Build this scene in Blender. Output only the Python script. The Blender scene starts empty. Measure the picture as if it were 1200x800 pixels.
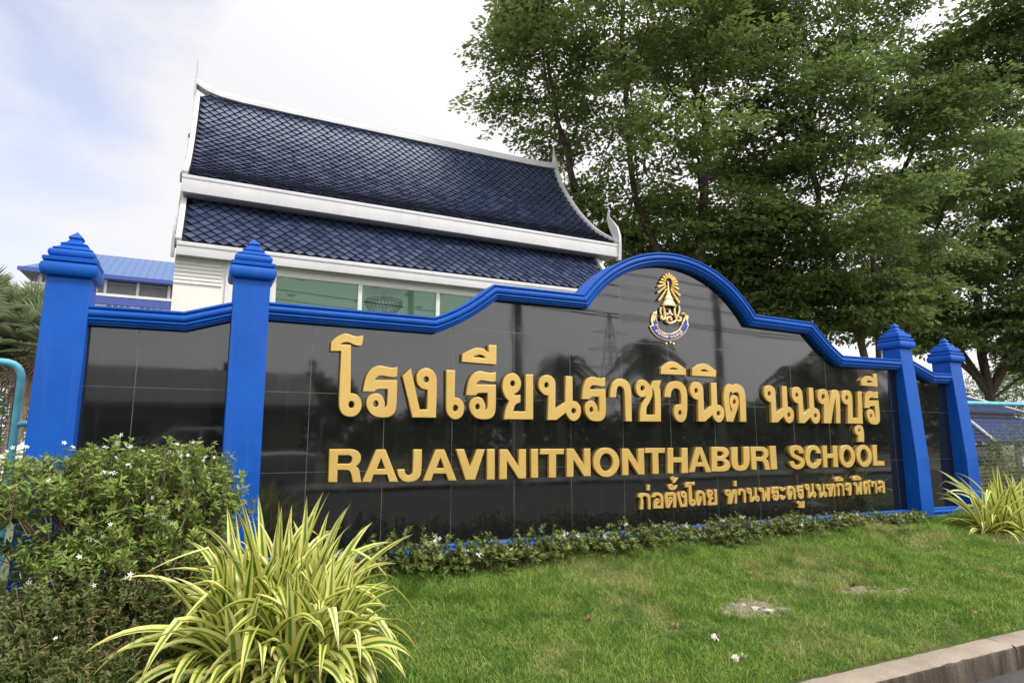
import bpy, bmesh, math, random
import numpy as np
from mathutils import Vector, Matrix

random.seed(7)
RNG = np.random.default_rng(7)
scene = bpy.context.scene
COL = scene.collection
R = math.radians

# ------------------------------------------------------------------ camera
cam_data = bpy.data.cameras.new("camera")
cam = bpy.data.objects.new("camera", cam_data)
COL.objects.link(cam)
cam_data.sensor_width = 36.0
cam_data.lens = 22.3106
cam_data.clip_start = 0.05
cam_data.clip_end = 3000
YAW, PITCH = -0.453607509, 0.154375041
cam.matrix_world = (Matrix.Translation((-0.765, -5.218, 0.245))
                    @ Matrix.Rotation(YAW, 4, 'Z') @ Matrix.Rotation(math.pi / 2 + PITCH, 4, 'X'))
scene.camera = cam

# ------------------------------------------------------------------ sky, sun, exposure
SUN_DIR = Vector((0.42, -0.52, 0.95)).normalized()      # towards the sun
SUN_EL = math.asin(SUN_DIR.z)
SUN_AZ = math.atan2(SUN_DIR.x, SUN_DIR.y)
world = bpy.data.worlds.new("World")
scene.world = world
world.use_nodes = True
wt = world.node_tree
wt.nodes.clear()


def wn(kind, **kw):
    n = wt.nodes.new(kind)
    for k, v in kw.items():
        setattr(n, k, v)
    return n


w_out = wn('ShaderNodeOutputWorld')
w_bg = wn('ShaderNodeBackground')
w_bg.inputs['Strength'].default_value = 0.15
w_sky = wn('ShaderNodeTexSky', sky_type='NISHITA', sun_disc=False)
w_sky.sun_elevation = SUN_EL
w_sky.sun_rotation = SUN_AZ
w_sky.dust_density = 3.0
w_tc = wn('ShaderNodeTexCoord')
w_map = wn('ShaderNodeMapping')
w_map.inputs['Scale'].default_value = (1.0, 1.0, 2.2)
w_noise = wn('ShaderNodeTexNoise')
w_noise.inputs['Scale'].default_value = 2.6
w_noise.inputs['Detail'].default_value = 7.0
w_noise.inputs['Roughness'].default_value = 0.55
w_noise.inputs['Distortion'].default_value = 0.35
wt.links.new(w_tc.outputs['Generated'], w_map.inputs['Vector'])
wt.links.new(w_map.outputs['Vector'], w_noise.inputs['Vector'])
# a thinner patch of cloud low in the north-west lets some blue through
w_dot = wn('ShaderNodeVectorMath', operation='DOT_PRODUCT')
GAP = Vector((-0.32, 0.86, 0.40)).normalized()
w_dot.inputs[1].default_value = GAP
w_nrm = wn('ShaderNodeVectorMath', operation='NORMALIZE')
wt.links.new(w_tc.outputs['Generated'], w_nrm.inputs[0])
wt.links.new(w_nrm.outputs['Vector'], w_dot.inputs[0])
w_gap = wn('ShaderNodeMapRange')
w_gap.inputs['From Min'].default_value = 0.88
w_gap.inputs['From Max'].default_value = 0.995
w_gap.inputs['To Min'].default_value = 0.62
w_gap.inputs['To Max'].default_value = 0.02
wt.links.new(w_dot.outputs['Value'], w_gap.inputs['Value'])
w_add = wn('ShaderNodeMath', operation='ADD')
wt.links.new(w_noise.outputs['Fac'], w_add.inputs[0])
wt.links.new(w_gap.outputs['Result'], w_add.inputs[1])
w_ramp = wn('ShaderNodeMapRange')
w_ramp.inputs['From Min'].default_value = 0.47
w_ramp.inputs['From Max'].default_value = 0.74
w_ramp.inputs['To Min'].default_value = 0.36
w_ramp.inputs['To Max'].default_value = 0.97
wt.links.new(w_add.outputs[0], w_ramp.inputs['Value'])
# bright hazy cloud, brighter round the veiled sun
w_sdot = wn('ShaderNodeVectorMath', operation='DOT_PRODUCT')
w_sdot.inputs[1].default_value = SUN_DIR
wt.links.new(w_nrm.outputs['Vector'], w_sdot.inputs[0])
w_glow = wn('ShaderNodeMapRange')
w_glow.inputs['From Min'].default_value = 0.0
w_glow.inputs['From Max'].default_value = 1.0
w_glow.inputs['To Min'].default_value = 0.0
w_glow.inputs['To Max'].default_value = 1.0
wt.links.new(w_sdot.outputs['Value'], w_glow.inputs['Value'])
w_pow = wn('ShaderNodeMath', operation='POWER')
w_pow.inputs[1].default_value = 1.5
wt.links.new(w_glow.outputs['Result'], w_pow.inputs[0])
w_amt = wn('ShaderNodeMath', operation='MULTIPLY_ADD')
w_amt.inputs[1].default_value = 11.0
w_amt.inputs[2].default_value = 5.9
wt.links.new(w_pow.outputs[0], w_amt.inputs[0])
w_cl = wn('ShaderNodeVectorMath', operation='SCALE')
w_cl.inputs[0].default_value = (1.0, 0.985, 1.0)
wt.links.new(w_amt.outputs[0], w_cl.inputs['Scale'])
w_mix = wn('ShaderNodeMix', data_type='RGBA')
wt.links.new(w_ramp.outputs['Result'], w_mix.inputs['Factor'])
w_blue = wn('ShaderNodeVectorMath', operation='MULTIPLY')
w_blue.inputs[1].default_value = (2.05, 1.78, 1.82)
wt.links.new(w_sky.outputs['Color'], w_blue.inputs[0])
wt.links.new(w_blue.outputs['Vector'], w_mix.inputs['A'])
wt.links.new(w_cl.outputs['Vector'], w_mix.inputs['B'])
wt.links.new(w_mix.outputs['Result'], w_bg.inputs['Color'])
wt.links.new(w_bg.outputs['Background'], w_out.inputs['Surface'])

sun_data = bpy.data.lights.new("sun", 'SUN')
sun_data.energy = 2.7
sun_data.angle = R(10)
sun_data.color = (1.0, 0.95, 0.87)
sun = bpy.data.objects.new("sun", sun_data)
COL.objects.link(sun)
sun.rotation_euler = SUN_DIR.to_track_quat('Z', 'Y').to_euler()
sun.location = (0, 0, 40)

scene.view_settings.view_transform = 'Standard'
scene.view_settings.look = 'None'
scene.view_settings.gamma = 1.0
scene.view_settings.exposure = 0.12
scene.view_settings.use_curve_mapping = False
scene.cycles.max_bounces = 8
scene.cycles.transparent_max_bounces = 12

# ------------------------------------------------------------------ materials


class Mat:
    """A small builder for node materials."""

    def __init__(self, name):
        self.m = bpy.data.materials.new(name)
        self.m.use_nodes = True
        self.nt = self.m.node_tree
        self.b = self.nt.nodes['Principled BSDF']
        self.out = self.nt.nodes['Material Output']
        self._obj = None

    def n(self, kind, **kw):
        x = self.nt.nodes.new(kind)
        for k, v in kw.items():
            setattr(x, k, v)
        return x

    def link(self, a, b):
        self.nt.links.new(a, b)

    def obj(self, kind='Object'):
        tc = self.n('ShaderNodeTexCoord')
        return tc.outputs[kind]

    def scaled(self, scale, src=None):
        mp = self.n('ShaderNodeMapping')
        mp.inputs['Scale'].default_value = scale if not isinstance(scale, (int, float)) else (scale,) * 3
        self.link(src or self.obj(), mp.inputs['Vector'])
        return mp.outputs['Vector']

    def noise(self, scale=5.0, detail=4.0, rough=0.55, vec=None):
        x = self.n('ShaderNodeTexNoise')
        x.inputs['Scale'].default_value = scale
        x.inputs['Detail'].default_value = detail
        x.inputs['Roughness'].default_value = rough
        self.link(vec or self.obj(), x.inputs['Vector'])
        return x.outputs['Fac']

    def ramp(self, fac, stops):
        x = self.n('ShaderNodeValToRGB')
        el = x.color_ramp.elements
        while len(el) < len(stops):
            el.new(0.5)
        for e, (p, c) in zip(el, stops):
            e.position = p
            e.color = (*c, 1) if len(c) == 3 else c
        self.link(fac, x.inputs['Fac'])
        return x.outputs['Color']

    def mix(self, fac, a, b, blend='MIX'):
        x = self.n('ShaderNodeMix', data_type='RGBA', blend_type=blend)
        for k, v in (('Factor', fac), ('A', a), ('B', b)):
            if isinstance(v, bpy.types.NodeSocket):
                self.link(v, x.inputs[k])
            elif k == 'Factor':
                x.inputs[k].default_value = v
            else:
                x.inputs[k].default_value = (*v, 1)
        return x.outputs['Result']

    def rng(self, v, a, b, c, d):
        x = self.n('ShaderNodeMapRange')
        for k, q in zip(('From Min', 'From Max', 'To Min', 'To Max'), (a, b, c, d)):
            x.inputs[k].default_value = q
        self.link(v, x.inputs['Value'])
        return x.outputs['Result']

    def math(self, op, a, b=None, c=None):
        x = self.n('ShaderNodeMath', operation=op)
        for i, v in enumerate((a, b, c)):
            if v is None:
                continue
            if isinstance(v, bpy.types.NodeSocket):
                self.link(v, x.inputs[i])
            else:
                x.inputs[i].default_value = v
        return x.outputs[0]

    def sep(self, v):
        x = self.n('ShaderNodeSeparateXYZ')
        self.link(v, x.inputs[0])
        return x.outputs

    def set(self, color=None, rough=None, metal=None, spec=None, ior=None, coat=None, coat_rough=None):
        for k, v in (('Base Color', color), ('Roughness', rough), ('Metallic', metal), ('Specular IOR Level', spec),
                     ('IOR', ior), ('Coat Weight', coat), ('Coat Roughness', coat_rough)):
            if v is None:
                continue
            if isinstance(v, bpy.types.NodeSocket):
                self.link(v, self.b.inputs[k])
            elif k == 'Base Color':
                self.b.inputs[k].default_value = (*v, 1)
            else:
                self.b.inputs[k].default_value = v
        return self

    def bump(self, h, strength=0.3, dist=0.01):
        x = self.n('ShaderNodeBump')
        x.inputs['Strength'].default_value = strength
        x.inputs['Distance'].default_value = dist
        self.link(h, x.inputs['Height'])
        self.link(x.outputs['Normal'], self.b.inputs['Normal'])
        return self


def simple(name, color, rough=0.6, var=0.15, scale=6.0, metal=0.0, bump=0.0, bscale=40.0, spec=0.5):
    m = Mat(name)
    f = m.noise(scale, 5)
    lo = tuple(c * (1 - var) for c in color)
    hi = tuple(min(1, c * (1 + var)) for c in color)
    m.set(color=m.ramp(f, [(0.3, lo), (0.7, hi)]), rough=rough, metal=metal, spec=spec)
    if bump:
        m.bump(m.noise(bscale, 4), bump, 0.01)
    return m.m


M = {}


def build_materials():
    # blue gloss paint on rendered masonry
    m = Mat('blue_paint')
    f = m.noise(2.2, 6, 0.6)
    fine = m.noise(90, 3)
    streak = m.noise(1.0, 5, 0.6, m.scaled((14, 14, 0.7)))
    c = m.ramp(f, [(0.3, (0.0012, 0.066, 0.35)), (0.7, (0.0020, 0.086, 0.43))])
    c = m.mix(m.rng(streak, 0.54, 0.80, 0, 0.55), c, (0.035, 0.10, 0.31))
    c = m.mix(m.rng(m.noise(1.0, 7, 0.7, m.scaled((5, 5, 3))), 0.60, 0.80, 0, 0.45), c, (0.004, 0.038, 0.20))
    m.set(color=c, rough=m.rng(f, 0.3, 0.7, 0.42, 0.58), spec=0.22)
    m.bump(m.math('ADD', fine, m.math('MULTIPLY', m.noise(14, 5), 1.5)), 0.30, 0.004)
    M['blue'] = m.m
    # polished black granite slabs with pale grout
    m = Mat('black_granite')
    xyz = m.sep(m.obj())

    def near_line(v, period, w):
        s = m.math('MODULO', m.math('ADD', v, period * 40.5), period)
        dist = m.math('ABSOLUTE', m.math('SUBTRACT', s, period / 2))
        return m.math('LESS_THAN', dist, w)
    line = m.math('MAXIMUM', near_line(xyz[0], 0.6, 0.0026), near_line(xyz[2], 0.6165, 0.0024))
    brk = m.noise(3.1, 3)
    line = m.math('MULTIPLY', line, m.rng(brk, 0.35, 0.6, 0.35, 1.0))
    fleck = m.noise(320, 2)
    streak = m.noise(1.0, 6, 0.65, m.scaled((16, 16, 0.9)))
    cloud = m.noise(3.0, 6, 0.65)
    # each slab polished a little differently
    sx = m.math('FLOOR', m.math('ADD', m.math('DIVIDE', xyz[0], 0.6), 0.0))
    sz = m.math('FLOOR', m.math('ADD', m.math('DIVIDE', xyz[2], 0.6165), 0.0))
    cmb = m.n('ShaderNodeCombineXYZ')
    m.link(sx, cmb.inputs[0])
    m.link(sz, cmb.inputs[2])
    wh = m.n('ShaderNodeTexWhiteNoise', noise_dimensions='3D')
    m.link(cmb.outputs[0], wh.inputs['Vector'])
    base = m.ramp(fleck, [(0.35, (0.0062, 0.0070, 0.0068)), (0.75, (0.013, 0.0145, 0.014))])
    base = m.mix(m.rng(streak, 0.56, 0.86, 0, 0.6), base, (0.036, 0.038, 0.037))
    base = m.mix(m.rng(cloud, 0.58, 0.8, 0, 0.5), base, (0.026, 0.028, 0.028))
    base = m.mix(line, base, (0.075, 0.073, 0.07))
    rough = m.math('ADD', m.rng(wh.outputs['Value'], 0, 1, 0.022, 0.052), m.rng(cloud, 0.5, 0.8, 0.0, 0.06))
    rough = m.math('ADD', rough, m.math('MULTIPLY', line, 0.4))
    m.set(color=base, rough=rough, ior=1.78)
    # slabs never lie perfectly flush
    bmp = m.n('ShaderNodeBump')
    bmp.inputs['Strength'].default_value = 0.06
    bmp.inputs['Distance'].default_value = 0.01
    m.link(m.noise(1.6, 2), bmp.inputs['Height'])
    m.link(bmp.outputs['Normal'], m.b.inputs['Normal'])
    M['granite'] = m.m
    # gold lettering
    m = Mat('gold_face')
    f = m.noise(2.0, 5)
    fine = m.noise(160, 3)
    st = m.noise(1.0, 4, 0.6, m.scaled((40, 40, 2)))
    c = m.ramp(f, [(0.3, (0.57, 0.375, 0.095)), (0.7, (0.65, 0.45, 0.135))])
    c = m.mix(m.rng(st, 0.6, 0.85, 0, 0.35), c, (0.50, 0.31, 0.07))
    m.set(color=c, rough=m.rng(fine, 0.3, 0.7, 0.34, 0.5), metal=0.35)
    m.bump(fine, 0.08, 0.002)
    M['gold'] = m.m
    M['gold_bright'] = simple('gold_leaf', (0.80, 0.49, 0.12), 0.32, 0.15, 30, 0.6)
    M['gold_pale'] = simple('gold_pale', (0.86, 0.66, 0.30), 0.32, 0.12, 30, 0.45)
    M['ribbon_blue'] = simple('ribbon_blue', (0.02, 0.05, 0.36), 0.4, 0.1)
    # white weathered plaster and boards
    m = Mat('white_plaster')
    f = m.noise(1.5, 7, 0.6)
    st = m.noise(1.0, 6, 0.65, m.scaled((7, 7, 0.5)))
    c = m.ramp(f, [(0.3, (0.55, 0.55, 0.555)), (0.7, (0.63, 0.63, 0.635))])
    c = m.mix(m.rng(st, 0.55, 0.85, 0, 0.55), c, (0.40, 0.395, 0.38))
    c = m.mix(m.rng(m.noise(4.0, 7, 0.7), 0.6, 0.8, 0, 0.3), c, (0.42, 0.40, 0.36))
    m.set(color=c, rough=0.6)
    m.bump(m.noise(60, 4), 0.1, 0.004)
    M['white'] = m.m
    M['cream'] = simple('cream_plaster', (0.70, 0.69, 0.64), 0.7, 0.06, 2.0, bump=0.1)
    M['louvre'] = simple('louvre_board', (0.62, 0.61, 0.57), 0.55, 0.06, 3.0)
    M['frame'] = simple('window_frame_grey', (0.55, 0.55, 0.53), 0.45, 0.06)
    M['soffit'] = simple('soffit_board', (0.24, 0.24, 0.25), 0.7, 0.08)  # darkened so that its colour carries the shade under the upper eave
    # glazed blue roof tile
    m = Mat('glazed_tile')
    info = m.n('ShaderNodeAttribute', attribute_name='rnd')
    f = m.noise(0.8, 5)
    c = m.ramp(info.outputs['Fac'], [(0.0, (0.022, 0.034, 0.074)), (0.5, (0.030, 0.045, 0.095)), (1.0, (0.042, 0.060, 0.125))])
    c = m.mix(m.rng(f, 0.55, 0.8, 0, 0.4), c, (0.03, 0.035, 0.06))
    m.set(color=c, rough=m.rng(info.outputs['Fac'], 0, 1, 0.20, 0.30), ior=2.1)
    M['tile'] = m.m
    M['tile_bed'] = simple('tile_bed', (0.007, 0.009, 0.022), 0.7, 0.2, spec=0.2)
    # standing seam metal roof
    m = Mat('metal_roof_blue')
    xyz = m.sep(m.obj())
    s = m.math('MODULO', m.math('ADD', xyz[0], 400.0), 0.42)
    seam = m.math('LESS_THAN', s, 0.055)
    c = m.mix(seam, (0.05, 0.115, 0.27), (0.03, 0.065, 0.18))
    m.set(color=c, rough=0.4)
    m.bump(seam, 0.5, 0.03)
    M['metal_roof'] = m.m
    M['band_blue'] = simple('band_blue', (0.045, 0.075, 0.30), 0.55, 0.08)
    M['shutter'] = simple('roller_screen', (0.165, 0.170, 0.18), 0.6, 0.1, 3)
    M['grey_line'] = simple('grey_coping', (0.36, 0.36, 0.37), 0.7)
    # glass: green tinted, sees through
    m = Mat('green_glass')
    nt = m.nt
    tr = m.n('ShaderNodeBsdfTransparent')
    tr.inputs[0].default_value = (0.62, 0.80, 0.69, 1)
    gl = m.n('ShaderNodeBsdfGlossy')
    gl.inputs['Roughness'].default_value = 0.01
    gl.inputs[0].default_value = (0.85, 1.0, 0.9, 1)
    fr = m.n('ShaderNodeFresnel')
    fr.inputs[0].default_value = 1.5
    mx = m.n('ShaderNodeMixShader')
    m.link(fr.outputs[0], mx.inputs[0])
    m.link(tr.outputs[0], mx.inputs[1])
    m.link(gl.outputs[0], mx.inputs[2])
    m.link(mx.outputs[0], m.out.inputs[0])
    nt.nodes.remove(m.b)
    M['glass'] = m.m
    M['dark_glass'] = simple('dark_glass', (0.012, 0.014, 0.016), 0.06, 0.1)
    # ground
    m = Mat('lawn_soil')
    p = m.obj()
    f1 = m.noise(1.1, 6, 0.6)
    f2 = m.noise(9, 5, 0.65)
    f3 = m.noise(60, 3)
    c = m.ramp(f2, [(0.3, (0.030, 0.050, 0.012)), (0.55, (0.055, 0.085, 0.020)), (0.8, (0.11, 0.11, 0.045))])
    c = m.mix(m.rng(f1, 0.52, 0.72, 0, 0.75), c, (0.17, 0.145, 0.08))
    c = m.mix(m.rng(f3, 0.3, 0.7, 0, 0.4), c, (0.05, 0.045, 0.025))
    m.set(color=c, rough=0.95, spec=0.1)
    m.bump(f3, 0.6, 0.02)
    M['lawn'] = m.m
    m = Mat('grass_blade')
    at = m.n('ShaderNodeAttribute', attribute_name='rnd')
    big = m.noise(1.1, 6, 0.6)
    mid = m.noise(4.5, 4)
    green = m.ramp(at.outputs['Fac'], [(0.0, (0.12, 0.22, 0.030)), (0.5, (0.215, 0.355, 0.056)), (0.85, (0.31, 0.43, 0.09)), (1.0, (0.40, 0.38, 0.16))])
    dry = m.ramp(at.outputs['Fac'], [(0.0, (0.23, 0.285, 0.065)), (0.5, (0.38, 0.375, 0.135)), (1.0, (0.54, 0.47, 0.25))])
    c = m.mix(m.rng(big, 0.50, 0.68, 0, 0.85), green, dry)
    c = m.mix(m.rng(mid, 0.36, 0.56, 0.75, 0), c, (0.075, 0.185, 0.020))
    m.set(color=c, rough=0.55, spec=0.25)
    leafy(m, c, 0.35)
    M['grass'] = m.m
    m = Mat('asphalt')
    f = m.noise(140, 3)
    g = m.noise(2, 6)
    c = m.ramp(f, [(0.3, (0.035, 0.035, 0.036)), (0.75, (0.085, 0.083, 0.08))])
    c = m.mix(m.rng(g, 0.45, 0.75, 0, 0.5), c, (0.10, 0.092, 0.08))
    m.set(color=c, rough=0.9, spec=0.2)
    m.bump(f, 0.5, 0.01)
    M['asphalt'] = m.m
    m = Mat('kerb_concrete')
    f = m.noise(3.0, 8, 0.7)
    g = m.noise(130, 3)
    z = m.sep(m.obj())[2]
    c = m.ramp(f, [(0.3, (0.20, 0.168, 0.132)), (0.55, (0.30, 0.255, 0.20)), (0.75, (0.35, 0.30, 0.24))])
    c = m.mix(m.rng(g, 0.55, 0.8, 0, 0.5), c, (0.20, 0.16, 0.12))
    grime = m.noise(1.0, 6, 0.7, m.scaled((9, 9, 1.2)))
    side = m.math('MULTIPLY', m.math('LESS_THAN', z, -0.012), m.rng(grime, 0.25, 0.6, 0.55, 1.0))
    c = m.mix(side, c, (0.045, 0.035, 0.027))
    m.set(color=c, rough=0.92, spec=0.2)
    m.bump(m.noise(45, 6, 0.7), 0.55, 0.02)
    M['kerb'] = m.m
    M['far_ground'] = simple('far_ground', (0.085, 0.095, 0.045), 0.95, 0.3, 0.6)
    M['pavement'] = simple('pavement', (0.26, 0.25, 0.23), 0.9, 0.15, 2.0, bump=0.2)
    M['soil'] = simple('bare_soil', (0.185, 0.155, 0.115), 0.98, 0.4, 30, bump=0.9, bscale=50, spec=0.1)
    M['rubble'] = simple('rubble', (0.42, 0.385, 0.34), 0.9, 0.2, 20, bump=0.5)
    M['paper'] = simple('paper', (0.60, 0.54, 0.48), 0.8, 0.15, 12)
    M['dead_leaf'] = simple('dead_leaf', (0.30, 0.17, 0.07), 0.8, 0.35, 40)
    # foliage
    M['tree_leaf'] = leaf('tree_leaf', [(0.0, (0.085, 0.120, 0.034)), (0.45, (0.152, 0.208, 0.056)), (0.8, (0.22, 0.285, 0.080)), (1.0, (0.30, 0.34, 0.10))], 0.52)
    M['tree_leaf_deep'] = leaf('tree_leaf_deep', [(0.0, (0.072, 0.108, 0.032)), (0.5, (0.130, 0.188, 0.052)), (0.85, (0.185, 0.250, 0.070)), (1.0, (0.26, 0.30, 0.09))], 0.52)
    M['pale_leaf'] = leaf('pale_leaf', [(0.0, (0.07, 0.12, 0.03)), (0.6, (0.12, 0.18, 0.05)), (1.0, (0.19, 0.23, 0.08))], 0.35)
    M['bush_leaf'] = leaf('bush_leaf', [(0.0, (0.11, 0.18, 0.034)), (0.5, (0.195, 0.285, 0.055)), (0.8, (0.28, 0.355, 0.09)), (1.0, (0.36, 0.32, 0.11))], 0.30, 0.35)
    M['under_leaf'] = leaf('under_leaf', [(0.0, (0.055, 0.095, 0.022)), (0.5, (0.105, 0.145, 0.036)), (0.72, (0.15, 0.14, 0.05)), (1.0, (0.26, 0.15, 0.07))], 0.25)
    M['ixora_leaf'] = leaf('ixora_leaf', [(0.0, (0.065, 0.100, 0.022)), (0.5, (0.12, 0.16, 0.034)), (0.85, (0.20, 0.235, 0.06)), (1.0, (0.22, 0.15, 0.06))], 0.22, 0.35)
    M['palm_leaf'] = leaf('palm_leaf', [(0.0, (0.14, 0.19, 0.09)), (0.6, (0.23, 0.28, 0.15)), (1.0, (0.34, 0.37, 0.23))], 0.25)
    M['coco_leaf'] = leaf('coco_leaf', [(0.0, (0.055, 0.08, 0.04)), (1.0, (0.12, 0.15, 0.075))], 0.2)
    M['dead_frond'] = simple('dead_frond', (0.26, 0.19, 0.11), 0.9, 0.3, 20)
    # variegated blades: cream margins, green middle
    m = Mat('variegated_blade')
    uv = m.sep(m.obj('UV'))
    at = m.n('ShaderNodeAttribute', attribute_name='rnd')
    d = m.math('ABSOLUTE', m.math('SUBTRACT', uv[0], 0.5))
    lines = m.noise(1.0, 3, 0.5, m.scaled((26, 1.2, 1), m.obj('UV')))
    d2 = m.math('ADD', d, m.rng(lines, 0.3, 0.7, -0.06, 0.06))
    green = m.ramp(at.outputs['Fac'], [(0.0, (0.06, 0.14, 0.018)), (0.6, (0.12, 0.235, 0.028)), (1.0, (0.22, 0.32, 0.05))])
    cream = m.ramp(at.outputs['Fac'], [(0.0, (0.55, 0.57, 0.12)), (0.6, (0.72, 0.70, 0.20)), (1.0, (0.80, 0.77, 0.34))])
    c = m.mix(m.rng(d2, 0.13, 0.20, 0, 1), green, cream)
    dead = m.math('MULTIPLY', m.rng(uv[1], 0.86, 0.99, 0, 1.0), m.rng(m.noise(7, 3), 0.35, 0.6, 0.2, 1.0))
    c = m.mix(dead, c, (0.30, 0.20, 0.08))
    m.set(color=c, rough=0.42, spec=0.4)
    leafy(m, c, 0.28)
    M['variegated'] = m.m
    M['bark'] = simple('bark', (0.085, 0.068, 0.052), 0.95, 0.45, 9, bump=0.8, bscale=22, spec=0.15)
    M['twig'] = simple('twig', (0.17, 0.125, 0.085), 0.9, 0.35, 12, spec=0.2)
    M['palm_trunk'] = simple('palm_trunk', (0.27, 0.19, 0.13), 0.95, 0.35, 14, bump=0.6)
    M['petal'] = simple('petal_white', (0.82, 0.81, 0.78), 0.6, 0.05)
    M['petal_pink'] = simple('petal_blush', (0.74, 0.64, 0.60), 0.6, 0.12, 60)
    # metals and others
    M['cyan'] = simple('cyan_pipe_paint', (0.10, 0.38, 0.50), 0.45, 0.22, 9)
    M['purple'] = simple('purple_pipe_paint', (0.30, 0.10, 0.38), 0.5, 0.15)
    M['wire'] = simple('fence_wire', (0.12, 0.125, 0.13), 0.5, 0.25, 20, 0.5)
    M['wire_light'] = simple('fence_wire_light', (0.16, 0.17, 0.175), 0.5, 0.25, 20, 0.4)
    M['chrome'] = simple('dull_chrome', (0.20, 0.19, 0.17), 0.3, 0.2, 20, 0.6)
    M['car_white'] = simple('car_paint_white', (0.74, 0.75, 0.76), 0.25, 0.03)
    M['car_grey'] = simple('car_paint_silver', (0.36, 0.37, 0.38), 0.3, 0.05, 5, 0.4)
    M['tyre'] = simple('tyre_rubber', (0.02, 0.02, 0.02), 0.85, 0.2)
    M['concrete'] = simple('pole_concrete', (0.33, 0.32, 0.30), 0.9, 0.12, 4)
    M['cable'] = simple('cable_black', (0.015, 0.015, 0.015), 0.7)
    M['shed_roof'] = simple('shed_roof', (0.16, 0.15, 0.145), 0.6, 0.2, 2)
    M['shed_wall'] = simple('shed_wall', (0.22, 0.19, 0.16), 0.8, 0.15, 2)
    M['steel'] = simple('pylon_steel', (0.55, 0.56, 0.57), 0.5, 0.1, 3, 0.5)
    M['skin'] = simple('skin', (0.36, 0.20, 0.13), 0.55, 0.06, 20)
    M['hair'] = simple('hair_black', (0.012, 0.010, 0.009), 0.5, 0.2, 40)
    M['shirt'] = simple('white_cotton', (0.76, 0.77, 0.80), 0.8, 0.04)
    M['navy'] = simple('navy_cotton', (0.025, 0.04, 0.11), 0.8, 0.1)
    M['wood'] = simple('bench_wood', (0.19, 0.105, 0.055), 0.6, 0.25, 12)
    M['pink_cloth'] = simple('pink_cloth', (0.60, 0.30, 0.28), 0.8, 0.1)
    m = Mat('pavilion_tile')
    xyz = m.sep(m.obj())
    rows = m.math('LESS_THAN', m.math('MODULO', m.math('ADD', xyz[2], 50), 0.10), 0.022)
    cols = m.math('LESS_THAN', m.math('MODULO', m.math('ADD', xyz[0], 50), 0.24), 0.03)
    g = m.math('MAXIMUM', rows, cols)
    m.set(color=m.mix(g, (0.020, 0.040, 0.125), (0.010, 0.020, 0.065)), rough=0.7, spec=0.15)
    m.bump(g, 0.4, 0.02)
    M['pav_tile'] = m.m


def leafy(m, c, amount):
    """Let some of the light pass through the blade."""
    t = m.n('ShaderNodeBsdfTranslucent')
    m.link(c, t.inputs[0])
    mx = m.n('ShaderNodeMixShader')
    mx.inputs[0].default_value = amount
    m.link(m.b.outputs[0], mx.inputs[1])
    m.link(t.outputs[0], mx.inputs[2])
    m.link(mx.outputs[0], m.out.inputs[0])


def leaf(name, stops, trans=0.3, rough=0.5):
    m = Mat(name)
    at = m.n('ShaderNodeAttribute', attribute_name='rnd')
    c = m.ramp(at.outputs['Fac'], stops)
    m.set(color=c, rough=rough, spec=0.3)
    leafy(m, c, trans)
    return m.m


build_materials()

# ------------------------------------------------------------------ mesh helpers


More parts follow.
